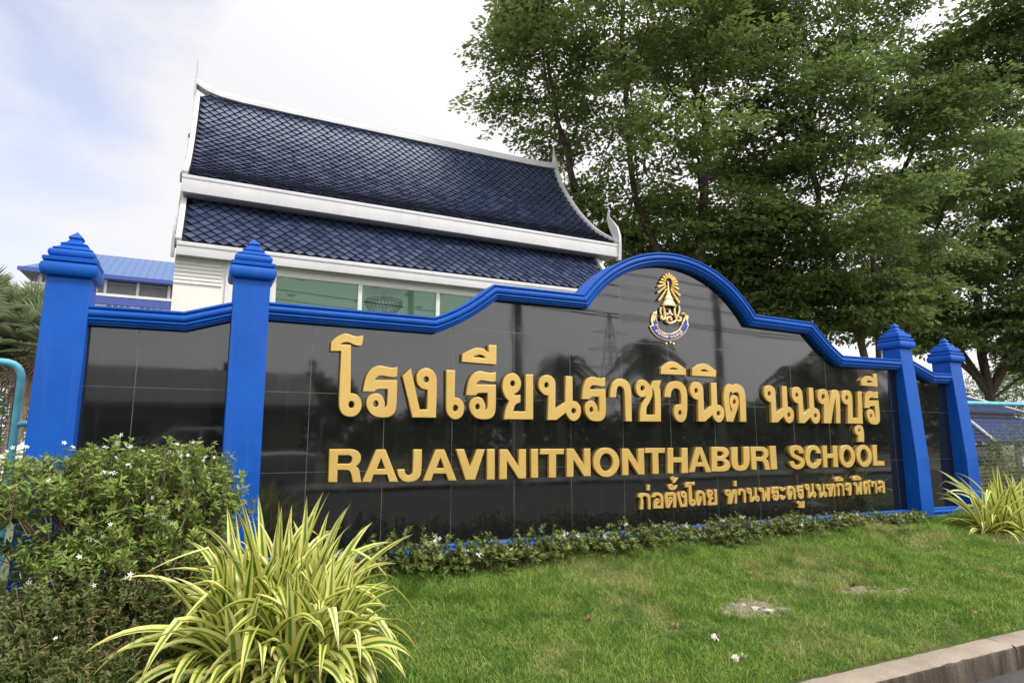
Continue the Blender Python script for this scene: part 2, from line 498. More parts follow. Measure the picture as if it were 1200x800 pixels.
class MB:
    """Collects pieces of one mesh object."""

    def __init__(self):
        self.v, self.f, self.mi = [], [], []

    def add(self, vs, fs, mi=0):
        o = len(self.v)
        self.v += [tuple(p) for p in vs]
        self.f += [tuple(i + o for i in f) for f in fs]
        self.mi += [mi] * len(fs)
        return self

    def box(self, x0, x1, y0, y1, z0, z1, mi=0):
        vs = [(x, y, z) for z in (z0, z1) for y in (y0, y1) for x in (x0, x1)]
        return self.add(vs, [(0, 2, 3, 1), (4, 5, 7, 6), (0, 1, 5, 4), (2, 6, 7, 3), (0, 4, 6, 2), (1, 3, 7, 5)], mi)

    def tube(self, path, radii, sides=8, caps=True, mi=0):
        path = [Vector(p) for p in path]
        if isinstance(radii, (int, float)):
            radii = [radii] * len(path)
        vs, fs = [], []
        up = None
        for i, p in enumerate(path):
            a = path[max(i - 1, 0)]
            b = path[min(i + 1, len(path) - 1)]
            t = (b - a).normalized() if (b - a).length > 1e-9 else Vector((0, 0, 1))
            if up is None:
                up = Vector((0, 0, 1)) if abs(t.z) < 0.9 else Vector((1, 0, 0))
            s = t.cross(up)
            if s.length < 1e-6:
                s = t.cross(Vector((0, 1, 0)))
            s.normalize()
            up = s.cross(t).normalized()
            for k in range(sides):
                an = 2 * math.pi * k / sides
                vs.append(p + (s * math.cos(an) + up * math.sin(an)) * radii[i])
        for i in range(len(path) - 1):
            for k in range(sides):
                k2 = (k + 1) % sides
                fs.append((i * sides + k, i * sides + k2, (i + 1) * sides + k2, (i + 1) * sides + k))
        if caps:
            fs.append(tuple(range(sides - 1, -1, -1)))
            o = (len(path) - 1) * sides
            fs.append(tuple(o + k for k in range(sides)))
        return self.add(vs, fs, mi)

    def lathe(self, prof, origin=(0, 0, 0), seg=20, a0=0.0, a1=2 * math.pi, mi=0):
        full = abs(a1 - a0 - 2 * math.pi) < 1e-6
        n = seg if full else seg + 1
        vs, fs = [], []
        for r, z in prof:
            for k in range(n):
                an = a0 + (a1 - a0) * k / seg
                vs.append((origin[0] + r * math.cos(an), origin[1] + r * math.sin(an), origin[2] + z))
        for i in range(len(prof) - 1):
            for k in range(seg):
                k2 = (k + 1) % n
                fs.append((i * n + k, i * n + k2, (i + 1) * n + k2, (i + 1) * n + k))
        return self.add(vs, fs, mi)

    def prism(self, poly, axis, a, b, mi=0):
        """Extrude a 2D polygon along axis 0/1/2 from a to b."""
        def pt(u, v, w):
            return {0: (w, u, v), 1: (u, w, v), 2: (u, v, w)}[axis]
        n = len(poly)
        vs = [pt(u, v, a) for u, v in poly] + [pt(u, v, b) for u, v in poly]
        fs = [tuple(range(n - 1, -1, -1)), tuple(range(n, 2 * n))]
        fs += [(i, (i + 1) % n, n + (i + 1) % n, n + i) for i in range(n)]
        return self.add(vs, fs, mi)

    def build(self, name, mat, parent=None, smooth=35, bevel=0.0, recalc=True):
        me = bpy.data.meshes.new(name)
        me.from_pydata(self.v, [], self.f)
        mats = mat if isinstance(mat, (list, tuple)) else [mat]
        for x in mats:
            me.materials.append(x)
        if len(mats) > 1:
            me.polygons.foreach_set('material_index', self.mi)
        if recalc or bevel:
            bm = bmesh.new()
            bm.from_mesh(me)
            bmesh.ops.recalc_face_normals(bm, faces=bm.faces)
            if bevel:
                es = [e for e in bm.edges if e.is_manifold and e.calc_face_angle(0) > R(40)]
                bmesh.ops.bevel(bm, geom=es, offset=bevel, segments=2, affect='EDGES', profile=0.6, clamp_overlap=True)
            bm.to_mesh(me)
            bm.free()
        return link(name, me, parent, smooth)


def link(name, me, parent=None, smooth=35):
    if smooth:
        me.shade_smooth()
        me.set_sharp_from_angle(angle=R(smooth))
    o = bpy.data.objects.new(name, me)
    COL.objects.link(o)
    if parent is not None:
        o.parent = parent
    return o


def thing(name, label, cat, loc=(0, 0, 0), rz=0.0, group=None):
    o = bpy.data.objects.new(name, None)
    o.empty_display_size = 0.2
    COL.objects.link(o)
    o.location = loc
    o.rotation_euler = (0, 0, rz)
    return tag(o, label, cat, group)


def tag(o, label, cat, group=None, kind=None):
    o['label'] = label
    o['category'] = cat
    if group:
        o['group'] = group
    if kind:
        o['kind'] = kind
    return o


def group_part(name, parent):
    o = bpy.data.objects.new(name, None)
    o.empty_display_size = 0.1
    COL.objects.link(o)
    o.parent = parent
    return o


def structure(o):
    o['kind'] = 'structure'
    return o


def dup(root, loc=None, rz=None, scale=None, label=None):
    r = root.copy()
    COL.objects.link(r)
    for ch in list(root.children):
        c = ch.copy()
        COL.objects.link(c)
        c.parent = r
        for g in list(ch.children):
            d = g.copy()
            COL.objects.link(d)
            d.parent = c
    if loc is not None:
        r.location = loc
    if rz is not None:
        r.rotation_euler[2] = rz
    if scale is not None:
        r.scale = scale if not isinstance(scale, (int, float)) else (scale,) * 3
    if label:
        r['label'] = label
    return r


def raw_mesh(name, verts, loops, sizes, mat, parent=None, rnd=None, uv=None, smooth=False):
    """A fast mesh from arrays: verts (n,3), loops flat vertex ids, sizes per face."""
    me = bpy.data.meshes.new(name)
    verts = np.ascontiguousarray(verts, dtype=np.float32)
    loops = np.ascontiguousarray(loops, dtype=np.int32)
    nf = len(sizes)
    me.vertices.add(len(verts))
    me.vertices.foreach_set('co', verts.ravel())
    me.loops.add(len(loops))
    me.loops.foreach_set('vertex_index', loops)
    me.polygons.add(nf)
    st = np.zeros(nf, dtype=np.int32)
    st[1:] = np.cumsum(sizes)[:-1]
    me.polygons.foreach_set('loop_start', st)
    me.update(calc_edges=True)
    for x in (mat if isinstance(mat, (list, tuple)) else [mat]):
        me.materials.append(x)
    if rnd is not None:
        a = me.attributes.new('rnd', 'FLOAT', 'POINT')
        a.data.foreach_set('value', np.ascontiguousarray(rnd, dtype=np.float32))
    if uv is not None:
        l = me.uv_layers.new(name='UVMap')
        l.data.foreach_set('uv', np.ascontiguousarray(uv[loops], dtype=np.float32).ravel())
    if smooth:
        me.shade_smooth()
    else:
        me.shade_flat()
    me.validate()
    o = bpy.data.objects.new(name, me)
    COL.objects.link(o)
    if parent is not None:
        o.parent = parent
    return o


def unit(a):
    return a / np.maximum(np.linalg.norm(a, axis=-1, keepdims=True), 1e-9)


def leaf_mesh(name, pos, axis, nrm, length, width, mat, parent=None, rng=RNG, fold=0.25, tint=None):
    """Pointed four-vertex leaves (two triangles folded along the midrib)."""
    n = len(pos)
    axis = unit(axis)
    side = unit(np.cross(axis, nrm))
    up = np.cross(side, axis)
    L = np.asarray(length).reshape(-1, 1) * np.ones((n, 1))
    W = np.asarray(width).reshape(-1, 1) * np.ones((n, 1))
    a = pos
    b = pos + axis * L * 0.45 + side * W * 0.5 + up * W * fold
    c = pos + axis * L
    d = pos + axis * L * 0.45 - side * W * 0.5 + up * W * fold
    v = np.stack([a, b, c, d], 1).reshape(-1, 3)
    i = np.arange(n)[:, None] * 4
    loops = np.concatenate([i, i + 1, i + 2, i, i + 2, i + 3], 1).ravel()
    r = rng.random(n) if tint is None else tint
    return raw_mesh(name, v, loops, np.full(2 * n, 3), mat, parent, np.repeat(r, 4))


def rand_dirs(n, rng=RNG, zscale=1.0, zbias=0.0):
    d = rng.normal(size=(n, 3))
    d[:, 2] = d[:, 2] * zscale + zbias
    return unit(d)

# ------------------------------------------------------------------ ground, lawn, kerb, road
KERB_IN, KERB_OUT, KERB_Z, ROAD_Z = -2.59, -2.765, -1.045, -1.19


def lawn_z(x, y):
    """Grassed mound in front of the wall, sloping down to the kerb."""
    x = np.asarray(x, dtype=float)
    y = np.asarray(y, dtype=float)
    t = np.clip((-0.5 - y) / 2.1, 0, 1)
    z = -0.70 - 0.35 * t - 0.012 * np.sin(np.pi * t)
    return z + 0.010 * np.sin(3.1 * x + 1.3 * y) * np.sin(2.3 * y + 0.7 * x + 1) * (t < 0.98)


def grid_mesh(name, xs, ys, zf, mat):
    X, Y = np.meshgrid(xs, ys)
    Z = zf(X, Y) if callable(zf) else np.full_like(X, zf)
    v = np.stack([X, Y, Z], -1).reshape(-1, 3)
    nx, ny = len(xs), len(ys)
    i = (np.arange(ny - 1)[:, None] * nx + np.arange(nx - 1)[None, :]).ravel()
    loops = np.stack([i, i + 1, i + nx + 1, i + nx], 1).ravel()
    return raw_mesh(name, v, loops, np.full(len(i), 4), mat, smooth=True)


structure(grid_mesh('lawn', np.linspace(-14, 26, 240), np.linspace(KERB_IN - 0.02, 0.35, 60), lawn_z, M['lawn']))
structure(grid_mesh('ground', np.array([-900, -200, -60, -14, 0, 26, 80, 300, 900.]), np.array([0.3, 4, 12, 40, 120, 400, 1200.]), -0.96, M['far_ground']))
structure(grid_mesh('road', np.array([-600, -60, -10, 0, 10, 60, 600.]), np.array([-13.0, -9, -5, KERB_OUT + 0.05]), ROAD_Z, M['asphalt']))
structure(grid_mesh('verge_ground', np.array([-900, -200, -60, 0, 60, 200, 900.]), np.array([-1200, -300, -90, -40, -13.0]), ROAD_Z - 0.004, M['far_ground']))
structure(grid_mesh('pavement', np.array([-60, -20, 0, 20, 60.]), np.array([-15.4, -13.02]), ROAD_Z + 0.12, M['pavement']))
# the concrete kerb, cast in lengths, with a worn arris
kb = MB()
x = -14.0
rk = random.Random(3)
while x < 26:
    L = 2.0
    n = 40
    prof = [(KERB_IN, -0.26), (KERB_IN, -0.004), (KERB_IN - 0.012, 0.0), (KERB_OUT + 0.022, 0.0), (KERB_OUT + 0.006, -0.008), (KERB_OUT, -0.025), (KERB_OUT - 0.006, -0.26)]
    vs, fs = [], []
    for i in range(n + 1):
        xx = x + 0.006 + (L - 0.012) * i / n
        chip = max(0, rk.gauss(0, 1) - 1.0) * 0.014
        for k, (py, pz) in enumerate(prof):
            j = rk.gauss(0, 0.0016)
            if k in (3, 4):
                vs.append((xx, py + j + chip, pz + j - (chip * 0.5 if k == 4 else 0)))
            else:
                vs.append((xx, py + j, pz + j * 0.6))
    m_ = len(prof)
    for i in range(n):
        for k in range(m_ - 1):
            fs.append((i * m_ + k, i * m_ + k + 1, (i + 1) * m_ + k + 1, (i + 1) * m_ + k))
    fs += [tuple(range(m_)), tuple(n * m_ + k for k in range(m_ - 1, -1, -1))]
    kb.add(vs, fs)
    x += L
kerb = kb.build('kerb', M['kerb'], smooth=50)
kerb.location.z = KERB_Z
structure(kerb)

# ------------------------------------------------------------------ the sign wall
G_BOTTOM = -0.612
sign = thing('sign_wall', 'long blue framed school sign wall of black granite with raised gold Thai and English letters', 'sign wall', (3.5, 0, -0.75))


def S(o):
    """Keep coordinates written in world space although the thing stands at its own base."""
    o.location = -Vector(sign.location)
    return o


def arc_pts(cx, cz, rad, x0, x1, n):
    a0, a1 = math.acos((x0 - cx) / rad), math.acos((x1 - cx) / rad)
    return [(cx + rad * math.cos(a0 + (a1 - a0) * i / n), cz + rad * math.sin(a0 + (a1 - a0) * i / n)) for i in range(n + 1)]


def ramp_pts(p, q, sag, n=5):
    return [(p[0] + (q[0] - p[0]) * t, p[1] + (q[1] - p[1]) * t - sag * math.sin(math.pi * t)) for t in [i / n for i in range(n + 1)]]


main_path = ([(-0.348, 1.168)] + ramp_pts((1.02, 1.165), (1.60, 1.517), 0.036) + arc_pts(3.655, 0.758, 1.322, 2.577, 4.734, 36)
             + ramp_pts((5.683, 1.505), (6.185, 1.136), 0.022) + [(7.338, 1.146)])
left_path = [(-1.508, 1.035), (-0.905, 1.041), (-0.607, 1.137)]
right_path = [(7.588, 1.141), (8.005, 1.004), (8.405, 1.012)]

RAIL = [(0.17, 0.131), (-0.092, 0.131), (-0.100, 0.126), (-0.100, 0.115), (-0.094, 0.110), (-0.086, 0.109), (-0.086, 0.105)]
for i in range(9):
    an = math.pi / 2 - math.pi * i / 8
    RAIL.append((-0.082 - 0.020 * math.cos(an), 0.0785 + 0.0255 * math.sin(an)))
RAIL += [(-0.080, 0.052), (-0.080, 0.049), (-0.088, 0.046), (-0.091, 0.040), (-0.089, 0.033), (-0.082, 0.030), (-0.073, 0.029), (-0.073, 0.025),
         (-0.078, 0.020), (-0.077, 0.014), (-0.068, 0.010), (-0.062, 0.009), (-0.062, 0.0), (0.17, 0.0)]


def sweep_rail(path):
    P = [Vector((p[0], 0, p[1])) for p in path]
    vs, fs = [], []
    m_ = len(RAIL)
    for i, p in enumerate(P):
        d0 = (P[i] - P[i - 1]).normalized() if i else None
        d1 = (P[i + 1] - P[i]).normalized() if i < len(P) - 1 else None
        d0 = d0 or d1
        d1 = d1 or d0
        n0, n1 = Vector((-d0.z, 0, d0.x)), Vector((-d1.z, 0, d1.x))
        if i in (0, len(P) - 1):
            nn, k = Vector((0, 0, 1)), 1 / max(0.3, n0.z)
        else:
            nn = (n0 + n1).normalized()
            k = 1 / max(0.3, nn.dot(n0))
        for (y, h) in RAIL:
            q = p + nn * h * k
            vs.append((q.x, y, q.z))
    for i in range(len(P) - 1):
        for k in range(m_):
            k2 = (k + 1) % m_
            fs.append((i * m_ + k, i * m_ + k2, (i + 1) * m_ + k2, (i + 1) * m_ + k))
    fs += [tuple(range(m_)), tuple((len(P) - 1) * m_ + k for k in range(m_ - 1, -1, -1))]
    return MB().add(vs, fs)


def panel(path, name):
    poly = [(path[0][0], G_BOTTOM), (path[-1][0], G_BOTTOM)] + [(q[0], q[1] + 0.05) for q in reversed(path)]
    return S(MB().prism(poly, 1, 0.0, 0.12).build(name, M['granite'], sign, smooth=0))


for path in (main_path, left_path, right_path):
    panel(path, 'granite_panel')
    S(sweep_rail(path).build('coping_rail', M['blue'], sign, smooth=28))
BASE = [(0.13, 0.0), (-0.045, 0.0), (-0.052, -0.008), (-0.052, -0.026), (-0.058, -0.030)]
for i in range(7):
    an = math.pi / 2 - math.pi * i / 6
    BASE.append((-0.066 - 0.016 * math.cos(an), -0.048 + 0.017 * math.sin(an)))
BASE += [(-0.062, -0.068), (-0.062, -0.075), (-0.082, -0.080), (-0.082, -0.20), (0.13, -0.20)]
for a, b in ((-0.348, 7.338), (-1.508, -0.607), (7.588, 8.405)):
    bb_ = MB()
    n_ = len(BASE)
    vs = [(xx, y, G_BOTTOM - 0.002 + z) for xx in (a, b) for (y, z) in BASE]
    bb_.add(vs, [(k, (k + 1) % n_, n_ + (k + 1) % n_, n_ + k) for k in range(n_)] + [tuple(range(n_)), tuple(range(2 * n_ - 1, n_ - 1, -1))])
    S(bb_.build('plinth_rail', M['blue'], sign, smooth=28))


def torus_steps(hw, z0, z1, bulge, n=8):
    c, r = (z0 + z1) / 2, (z1 - z0) / 2
    return [(hw + bulge * math.cos(-math.pi / 2 + math.pi * i / n), c + r * math.sin(-math.pi / 2 + math.pi * i / n)) for i in range(n + 1)]


CAP = ([(0.05, -0.004), (0.118, -0.004), (0.126, 0.002)] + torus_steps(0.140, 0.004, 0.100, 0.028) + [(0.150, 0.102), (0.158, 0.108), (0.158, 0.130), (0.146, 0.136)]
       + torus_steps(0.116, 0.138, 0.196, 0.020) + [(0.110, 0.198), (0.116, 0.203), (0.116, 0.208), (0.098, 0.216), (0.084, 0.226), (0.074, 0.240), (0.079, 0.245), (0.079, 0.252), (0.062, 0.260), (0.047, 0.272),
          (0.038, 0.286), (0.036, 0.298), (0.044, 0.302), (0.044, 0.308), (0.0, 0.358)])


def make_pillar(x0, x1, top):
    """Battered square pillar with a stepped, pointed cap."""
    yb, yt, yk, zb, zk = 0.155, -0.088, -0.172, -0.80, 0.02
    sec = [(yb, zb), (yk - 0.004, zb), (yk, zk), (yt, top), (yb, top)]
    p = S(MB().prism(sec, 0, x0, x1).build('pillar', M['blue'], sign, smooth=0, bevel=0.006))
    cx, cy = (x0 + x1) / 2, (yb + yt) / 2
    k = 0.1275
    cb = MB()
    sx = (x1 - x0) / 2 / k
    for s in range(4):          # four sides kept apart so that the mitres stay crisp
        vs, fs = [], []
        for hw, z in CAP:
            w = hw * sx * 0.985
            cs = [(-w, -w), (w, -w), (w, w), (-w, w)]
            for q in (cs[s], cs[(s + 1) % 4]):
                vs.append((cx + q[0], cy + q[1], top + z))
        for i in range(len(CAP) - 1):
            fs.append((2 * i, 2 * i + 1, 2 * i + 3, 2 * i + 2))
        cb.add(vs, fs)
    c = cb.build('pillar_cap', M['blue'], p, smooth=30, recalc=False)
    return p


for x0, x1, top in ((-1.768, -1.508, 1.347), (-0.607, -0.348, 1.462), (7.338, 7.588, 1.430), (8.405, 8.660, 1.306)):
    make_pillar(x0, x1, top)

# ---- lettering: outlines in millimetres on the wall face, 'c' marks a corner
GLYPHS = {
  'thai': [
    '138,952c 140,1028c 184,1073 234,1101 275,1100 317,1088 357,1089 395,1099c 394,1046 383,1016 362,1010 325,1015 278,1033 237,1028 212,1009c 299,1013c 310,620c 351,613 388,583 402,537 395,485 362,445 317,432 266,443 231,487 221,553 220,686 221,958c|344,530 340,513 329,502 314,502 302,512 297,529 301,546 312,557 326,557 339,547',
    '410,636c 417,693 434,767 474,827 531,855 591,849 645,843 692,854c 691,774c 664,765 615,767 561,773 524,763 503,734c 692,741c 693,629 691,523 676,470 636,437 572,429 503,443 456,491 441,553 460,603 512,625 561,612 589,562 593,510c 610,531 614,574 613,664c 538,661 515,653 505,639c|540,540 536,524 526,514 513,514 502,523 497,539 501,555 511,565 524,566 535,556',
    '737,779c 806,849c 894,501c 958,505c 959,669c 904,681 867,723 859,780 878,825 920,852 970,852 1013,825 1038,773 1041,691 1041,585 1039,435c 832,434c|969,758 965,742 953,732 938,732 926,741 921,756 925,772 937,783 952,783 964,774',
    '1125,848c 1208,849c 1207,612c 1251,604 1286,571 1297,522 1285,468 1252,434 1212,424 1171,438 1140,478 1130,530 1128,646|1240,521 1235,504 1223,493 1208,493 1195,503 1190,520 1195,537 1207,548 1222,548 1235,538',
    '1314,634c 1321,691 1338,765 1378,825 1436,853 1496,847 1551,842 1599,853c 1598,772c 1570,763 1521,765 1466,771 1429,761 1408,732c 1599,739c 1600,627 1597,521 1582,467 1542,435 1477,427 1407,441 1360,489 1345,551 1365,601 1417,623 1466,610 1495,560 1498,508c 1516,529 1520,572 1519,662c 1443,659 1419,651 1409,637c|1445,538 1441,522 1431,512 1418,512 1407,521 1402,537 1406,553 1416,563 1429,564 1440,554',
    '1270,926c 1272,996c 1341,1035 1389,1055 1443,1060 1487,1050 1526,1023c 1523,1093c 1605,1095c 1602,919c|1374,972c 1406,992 1438,1000 1471,994 1501,971c',
    '1681,431c 1689,492 1709,550 1733,595c 1693,632 1671,682 1665,736 1680,794 1716,834 1765,850 1810,838 1842,801 1853,754 1838,706 1810,675 1777,661c 1801,651 1846,653c 1845,585c 1807,572 1784,544 1773,504c 1898,505c 1900,844c 1978,848c 1976,433c|1792,756 1787,740 1775,729 1760,729 1748,738 1743,755 1748,771 1760,782 1775,782 1787,773',
    '2128,430c 2137,656c 2088,668 2048,706 2034,750 2046,801 2081,836 2123,849 2171,841 2205,809 2215,764 2214,666 2212,538c 2249,559 2320,603c 2326,848c 2403,848c 2401,613c 2443,607 2480,576 2493,523 2478,469 2445,436 2409,425 2370,439 2342,469 2325,503c 2222,432c|2436,521 2431,505 2418,495 2403,495 2391,505 2386,520 2391,536 2404,547 2419,547 2431,537|2142,755 2138,739 2125,729 2111,728 2099,738 2094,753 2099,769 2111,780 2126,780 2138,771',
    '2505,633c 2512,692 2528,766 2566,827 2622,854 2679,849 2732,843 2777,854c 2776,772c 2750,764 2703,766 2650,772 2615,762 2595,732c 2777,740c 2778,627 2776,520 2761,466 2723,433 2661,425 2594,440 2549,488 2535,550 2554,600 2604,623 2650,610 2678,560 2681,507c 2698,528 2702,571 2700,662c 2628,659 2606,651 2596,637c|2630,537 2627,521 2617,511 2604,510 2594,520 2589,536 2593,552 2602,563 2615,563 2626,553',
    '2828,659c 2835,730 2860,794 2904,834 2948,850 3001,847 3049,820 3078,771 3085,707 3084,572 3082,429c 3007,430c 3006,570 3003,704 2991,752 2955,776 2923,763 2909,725 2901,662c',
    '3182,431c 3187,526 3208,599 3239,639 3279,695c 3241,675 3196,676 3159,705 3143,757 3158,811 3192,844 3227,852 3277,839 3318,802 3334,790c 3366,848c 3469,853c 3437,788c 3451,743 3451,621 3444,433c|3343,767c 3366,736 3376,668 3372,502c 3264,500c 3271,572 3314,633 3341,683 3350,732|3252,765 3246,749 3233,738 3217,738 3204,747 3200,763 3206,779 3219,790 3235,790 3248,781',
    '3501,682c 3511,739 3541,799 3593,839 3657,854 3727,844 3780,800 3801,739 3800,638 3792,538 3769,468 3725,432 3672,437 3628,476 3615,535 3638,590 3677,612 3718,616c 3718,696 3703,757 3654,779 3608,760 3588,722 3582,684c|3718,527 3713,511 3702,501 3689,501 3678,511 3675,526 3680,542 3691,552 3705,552 3715,543',
    '3466,918c 3473,985c 3540,1031 3585,1051 3623,1058 3674,1052 3717,1031 3799,986c 3793,922c|3575,973c 3607,989 3636,993 3670,987 3695,973c 3631,973',
    '3937,439c 3946,666c 3896,677 3856,715 3842,759 3855,810 3889,846 3932,859 3980,850 4015,819 4025,774 4024,676 4022,547c 4060,568 4131,613c 4137,858c 4215,858c 4213,622c 4256,616 4293,585 4306,532 4291,479 4257,445 4221,434 4182,448 4154,478 4136,512c 4032,441c|4248,531 4243,515 4230,504 4215,504 4203,514 4198,530 4203,546 4216,556 4231,556 4244,547|3951,765 3947,749 3934,739 3920,738 3908,747 3903,763 3908,779 3920,789 3935,790 3947,781',
    '3880,919c 3887,996c 3952,1032 4000,1051 4047,1058 4100,1052 4146,1031 4219,989c 4211,920c|3991,973c 4023,990 4056,996 4085,988 4111,971c 4051,973',
    '4331,446c 4320,559 4307,703 4332,793 4381,845 4420,851 4448,836c 4502,857 4560,846 4609,806 4628,734 4627,597 4620,444c 4531,445c 4536,595 4539,710 4525,757 4484,763 4444,747c 4418,767 4395,746 4384,685 4390,612 4406,538c 4422,572c 4400,618 4394,670 4421,717 4467,734 4509,712 4524,657 4506,594 4466,520 4427,442c|4482,659 4476,643 4464,633 4450,633 4440,642 4437,658 4442,674 4454,684 4468,685 4479,675',
    '5006,442c 5015,668c 4966,680 4926,718 4913,762 4925,813 4959,848 5001,861 5048,853 5082,821 5092,776 5092,678 5089,550c 5126,571 5196,615c 5202,860c 5279,860c 5277,625c 5319,619 5356,588 5369,535 5354,481 5321,448 5285,437 5246,451 5219,480 5202,515c 5099,444c|5312,533 5307,517 5294,507 5279,507 5267,517 5262,532 5267,548 5280,559 5295,559 5307,549|5020,767 5015,751 5003,741 4988,741 4977,750 4972,765 4977,781 4989,792 5004,792 5015,783',
    '5447,441c 5456,667c 5407,678 5368,716 5354,760 5366,811 5400,846 5442,859 5489,851 5522,819 5532,774 5532,677 5530,548c 5566,569 5636,614c 5642,858c 5718,858c 5716,623c 5758,617 5794,586 5806,533 5792,480 5759,447 5724,436 5685,450 5658,479 5641,513c 5539,442c|5750,532 5745,516 5733,506 5718,506 5706,515 5701,531 5706,547 5718,557 5733,557 5746,548|5461,765 5456,749 5444,739 5430,739 5418,748 5414,764 5418,780 5430,790 5445,790 5456,781',
    '5862,444c 5886,665c 5829,677 5792,723 5792,777 5831,828 5897,851 5954,834 5976,776 5976,667c 6006,757 6044,826 6101,849 6156,834 6176,782 6167,617 6151,447c 6077,446c 6092,616 6098,752c 6053,642 5987,445c|5912,758 5904,738 5888,726 5870,726 5856,737 5853,756 5861,775 5877,788 5895,788 5909,777',
    '6284,446c 6311,669c 6251,684 6215,728 6212,772 6248,830 6312,852 6373,836 6400,782 6394,650 6382,518c 6480,520c 6510,842c 6585,844c 6559,445c|6328,759 6321,741 6306,730 6289,729 6277,740 6274,758 6281,776 6296,787 6313,788 6325,777',
    '6443,227c 6459,299c 6414,322 6401,368 6431,413 6490,430 6545,411 6564,348 6554,224c|6501,364 6495,351 6485,343 6473,343 6465,351 6463,364 6468,377 6478,385 6490,385 6499,377',
    '6619,639c 6626,696 6642,768 6681,827 6737,854 6796,848 6849,843 6895,853c 6894,774c 6867,766 6819,768 6766,774 6730,764 6710,735c 6895,743c 6896,633 6893,529 6879,477 6840,445 6777,437 6709,451 6664,498 6649,559 6668,607 6719,629 6766,616 6794,568 6798,516c 6815,537 6819,579 6817,667c 6744,664 6721,656 6711,642c|6746,546 6742,530 6732,520 6719,520 6709,529 6704,545 6708,560 6718,570 6730,571 6741,561',
    '6593,918c 6595,984c 6659,1022 6704,1041 6755,1046 6796,1036 6832,1011c 6829,1077c 6906,1079c 6903,911c|6690,961c 6720,981 6750,988 6781,982 6809,961c',
  ],
  'eng': [
    '164,-77c 162,177c 317,177c 368,168 405,138 412,97 399,62 373,42c 401,15 411,-33 423,-86c 354,-84c 342,-27 324,5 288,14c 233,15c 233,-80c|232,129c 314,128c 338,116 343,93 336,70 316,61c 231,63c',
    '430,-84c 536,172c 610,172c 723,-90c 650,-88c 629,-30c 519,-28c 500,-86c|543,16c 577,103c 612,15c',
    '715,9c 776,10c 783,-23 812,-41 840,-28 846,19 847,171c 920,170c 920,7 906,-55 868,-85 808,-94 759,-81 728,-46',
    '937,-87c 1044,169c 1119,169c 1234,-93c 1159,-91c 1138,-34c 1026,-31c 1007,-89c|1051,13c 1086,100c 1121,12c',
    '1225,170c 1299,170c 1358,17c 1422,168c 1496,167c 1405,-91c 1317,-90c',
    '1516,170c 1590,169c 1591,-95c 1517,-94c',
    '1637,-94c 1639,167c 1715,166c 1830,13c 1830,166c 1901,165c 1900,-92c 1826,-93c 1711,66c 1709,-95c',
    '1952,168c 2023,168c 2024,-91c 1953,-89c',
    '2049,168c 2300,167c 2296,116c 2214,117c 2211,-94c 2136,-92c 2138,117c 2046,118c',
    '2325,-91c 2328,169c 2403,169c 2518,16c 2518,168c 2589,168c 2588,-89c 2514,-89c 2400,69c 2398,-92c',
    '2920,35 2906,-19 2872,-64 2822,-93 2764,-102 2707,-90 2660,-59 2629,-14 2619,39 2631,91 2665,136 2714,166 2771,176 2829,165 2878,134 2910,88|2845,36 2836,-1 2814,-30 2784,-46 2750,-45 2721,-28 2701,1 2694,38 2703,74 2724,103 2755,119 2788,119 2818,102 2838,73',
    '2952,-90c 2955,166c 3031,166c 3146,15c 3147,165c 3218,165c 3218,-88c 3142,-88c 3027,68c 3025,-91c',
    '3233,170c 3482,168c 3479,119c 3397,119c 3394,-88c 3319,-86c 3321,120c 3230,121c',
    '3504,-85c 3516,169c 3590,169c 3585,74c 3693,72c 3698,168c 3778,168c 3769,-85c 3685,-85c 3691,21c 3583,23c 3578,-87c',
    '3788,-78c 3894,175c 3968,175c 4082,-84c 4008,-82c 3987,-25c 3877,-23c 3858,-80c|3901,21c 3935,107c 3970,19c',
    '4092,-78c 4099,177c 4256,176c 4322,159 4341,115 4322,78 4279,55c 4333,28 4353,-19 4327,-61 4257,-81c|4178,130c 4230,129c 4261,119 4263,96 4232,79c 4174,79c|4171,30c 4234,29c 4267,15 4265,-18 4230,-32c 4167,-32c',
    '4380,173c 4472,173c 4463,19 4475,-17 4507,-31 4536,-18 4548,18 4551,175c 4639,178c 4635,24 4589,-57 4500,-80 4409,-59 4375,7',
    '4661,-69c 4660,177c 4824,176c 4878,168 4918,138 4926,99 4912,65 4884,46c 4914,20 4924,-27 4937,-78c 4864,-76c 4851,-21 4831,11 4794,19c 4735,20c 4734,-73c|4734,130c 4821,130c 4847,118 4852,95 4845,73 4824,65c 4733,66c',
    '4949,183c 5045,183c 5046,-75c 4952,-73c',
    '5248,11c 5315,10c 5332,-21 5370,-34 5416,-22 5413,9 5347,37 5283,71 5262,119 5291,166 5372,190 5449,176 5484,131 5485,97c 5412,97c 5399,127 5361,136 5329,114 5347,91 5409,67 5475,35 5492,-10 5460,-55 5375,-81 5289,-61 5254,-22',
    '5773,94c 5701,95c 5688,125 5645,137 5602,109 5582,55 5590,0 5634,-22 5680,-8 5705,30c 5776,32c 5745,-30 5684,-68 5613,-76 5536,-40 5505,42 5534,130 5599,176 5671,189 5743,161',
    '5798,-67c 5809,184c 5880,184c 5876,90c 5979,89c 5984,183c 6060,183c 6052,-67c 5972,-67c 5977,38c 5873,39c 5868,-69c',
    '6366,54 6354,3 6322,-40 6276,-68 6222,-77 6170,-66 6126,-36 6097,7 6088,58 6100,109 6130,152 6176,180 6229,190 6283,180 6328,150 6357,106|6297,55 6289,20 6269,-8 6240,-23 6210,-23 6182,-7 6164,22 6158,57 6166,92 6185,120 6214,136 6245,136 6272,119 6291,91',
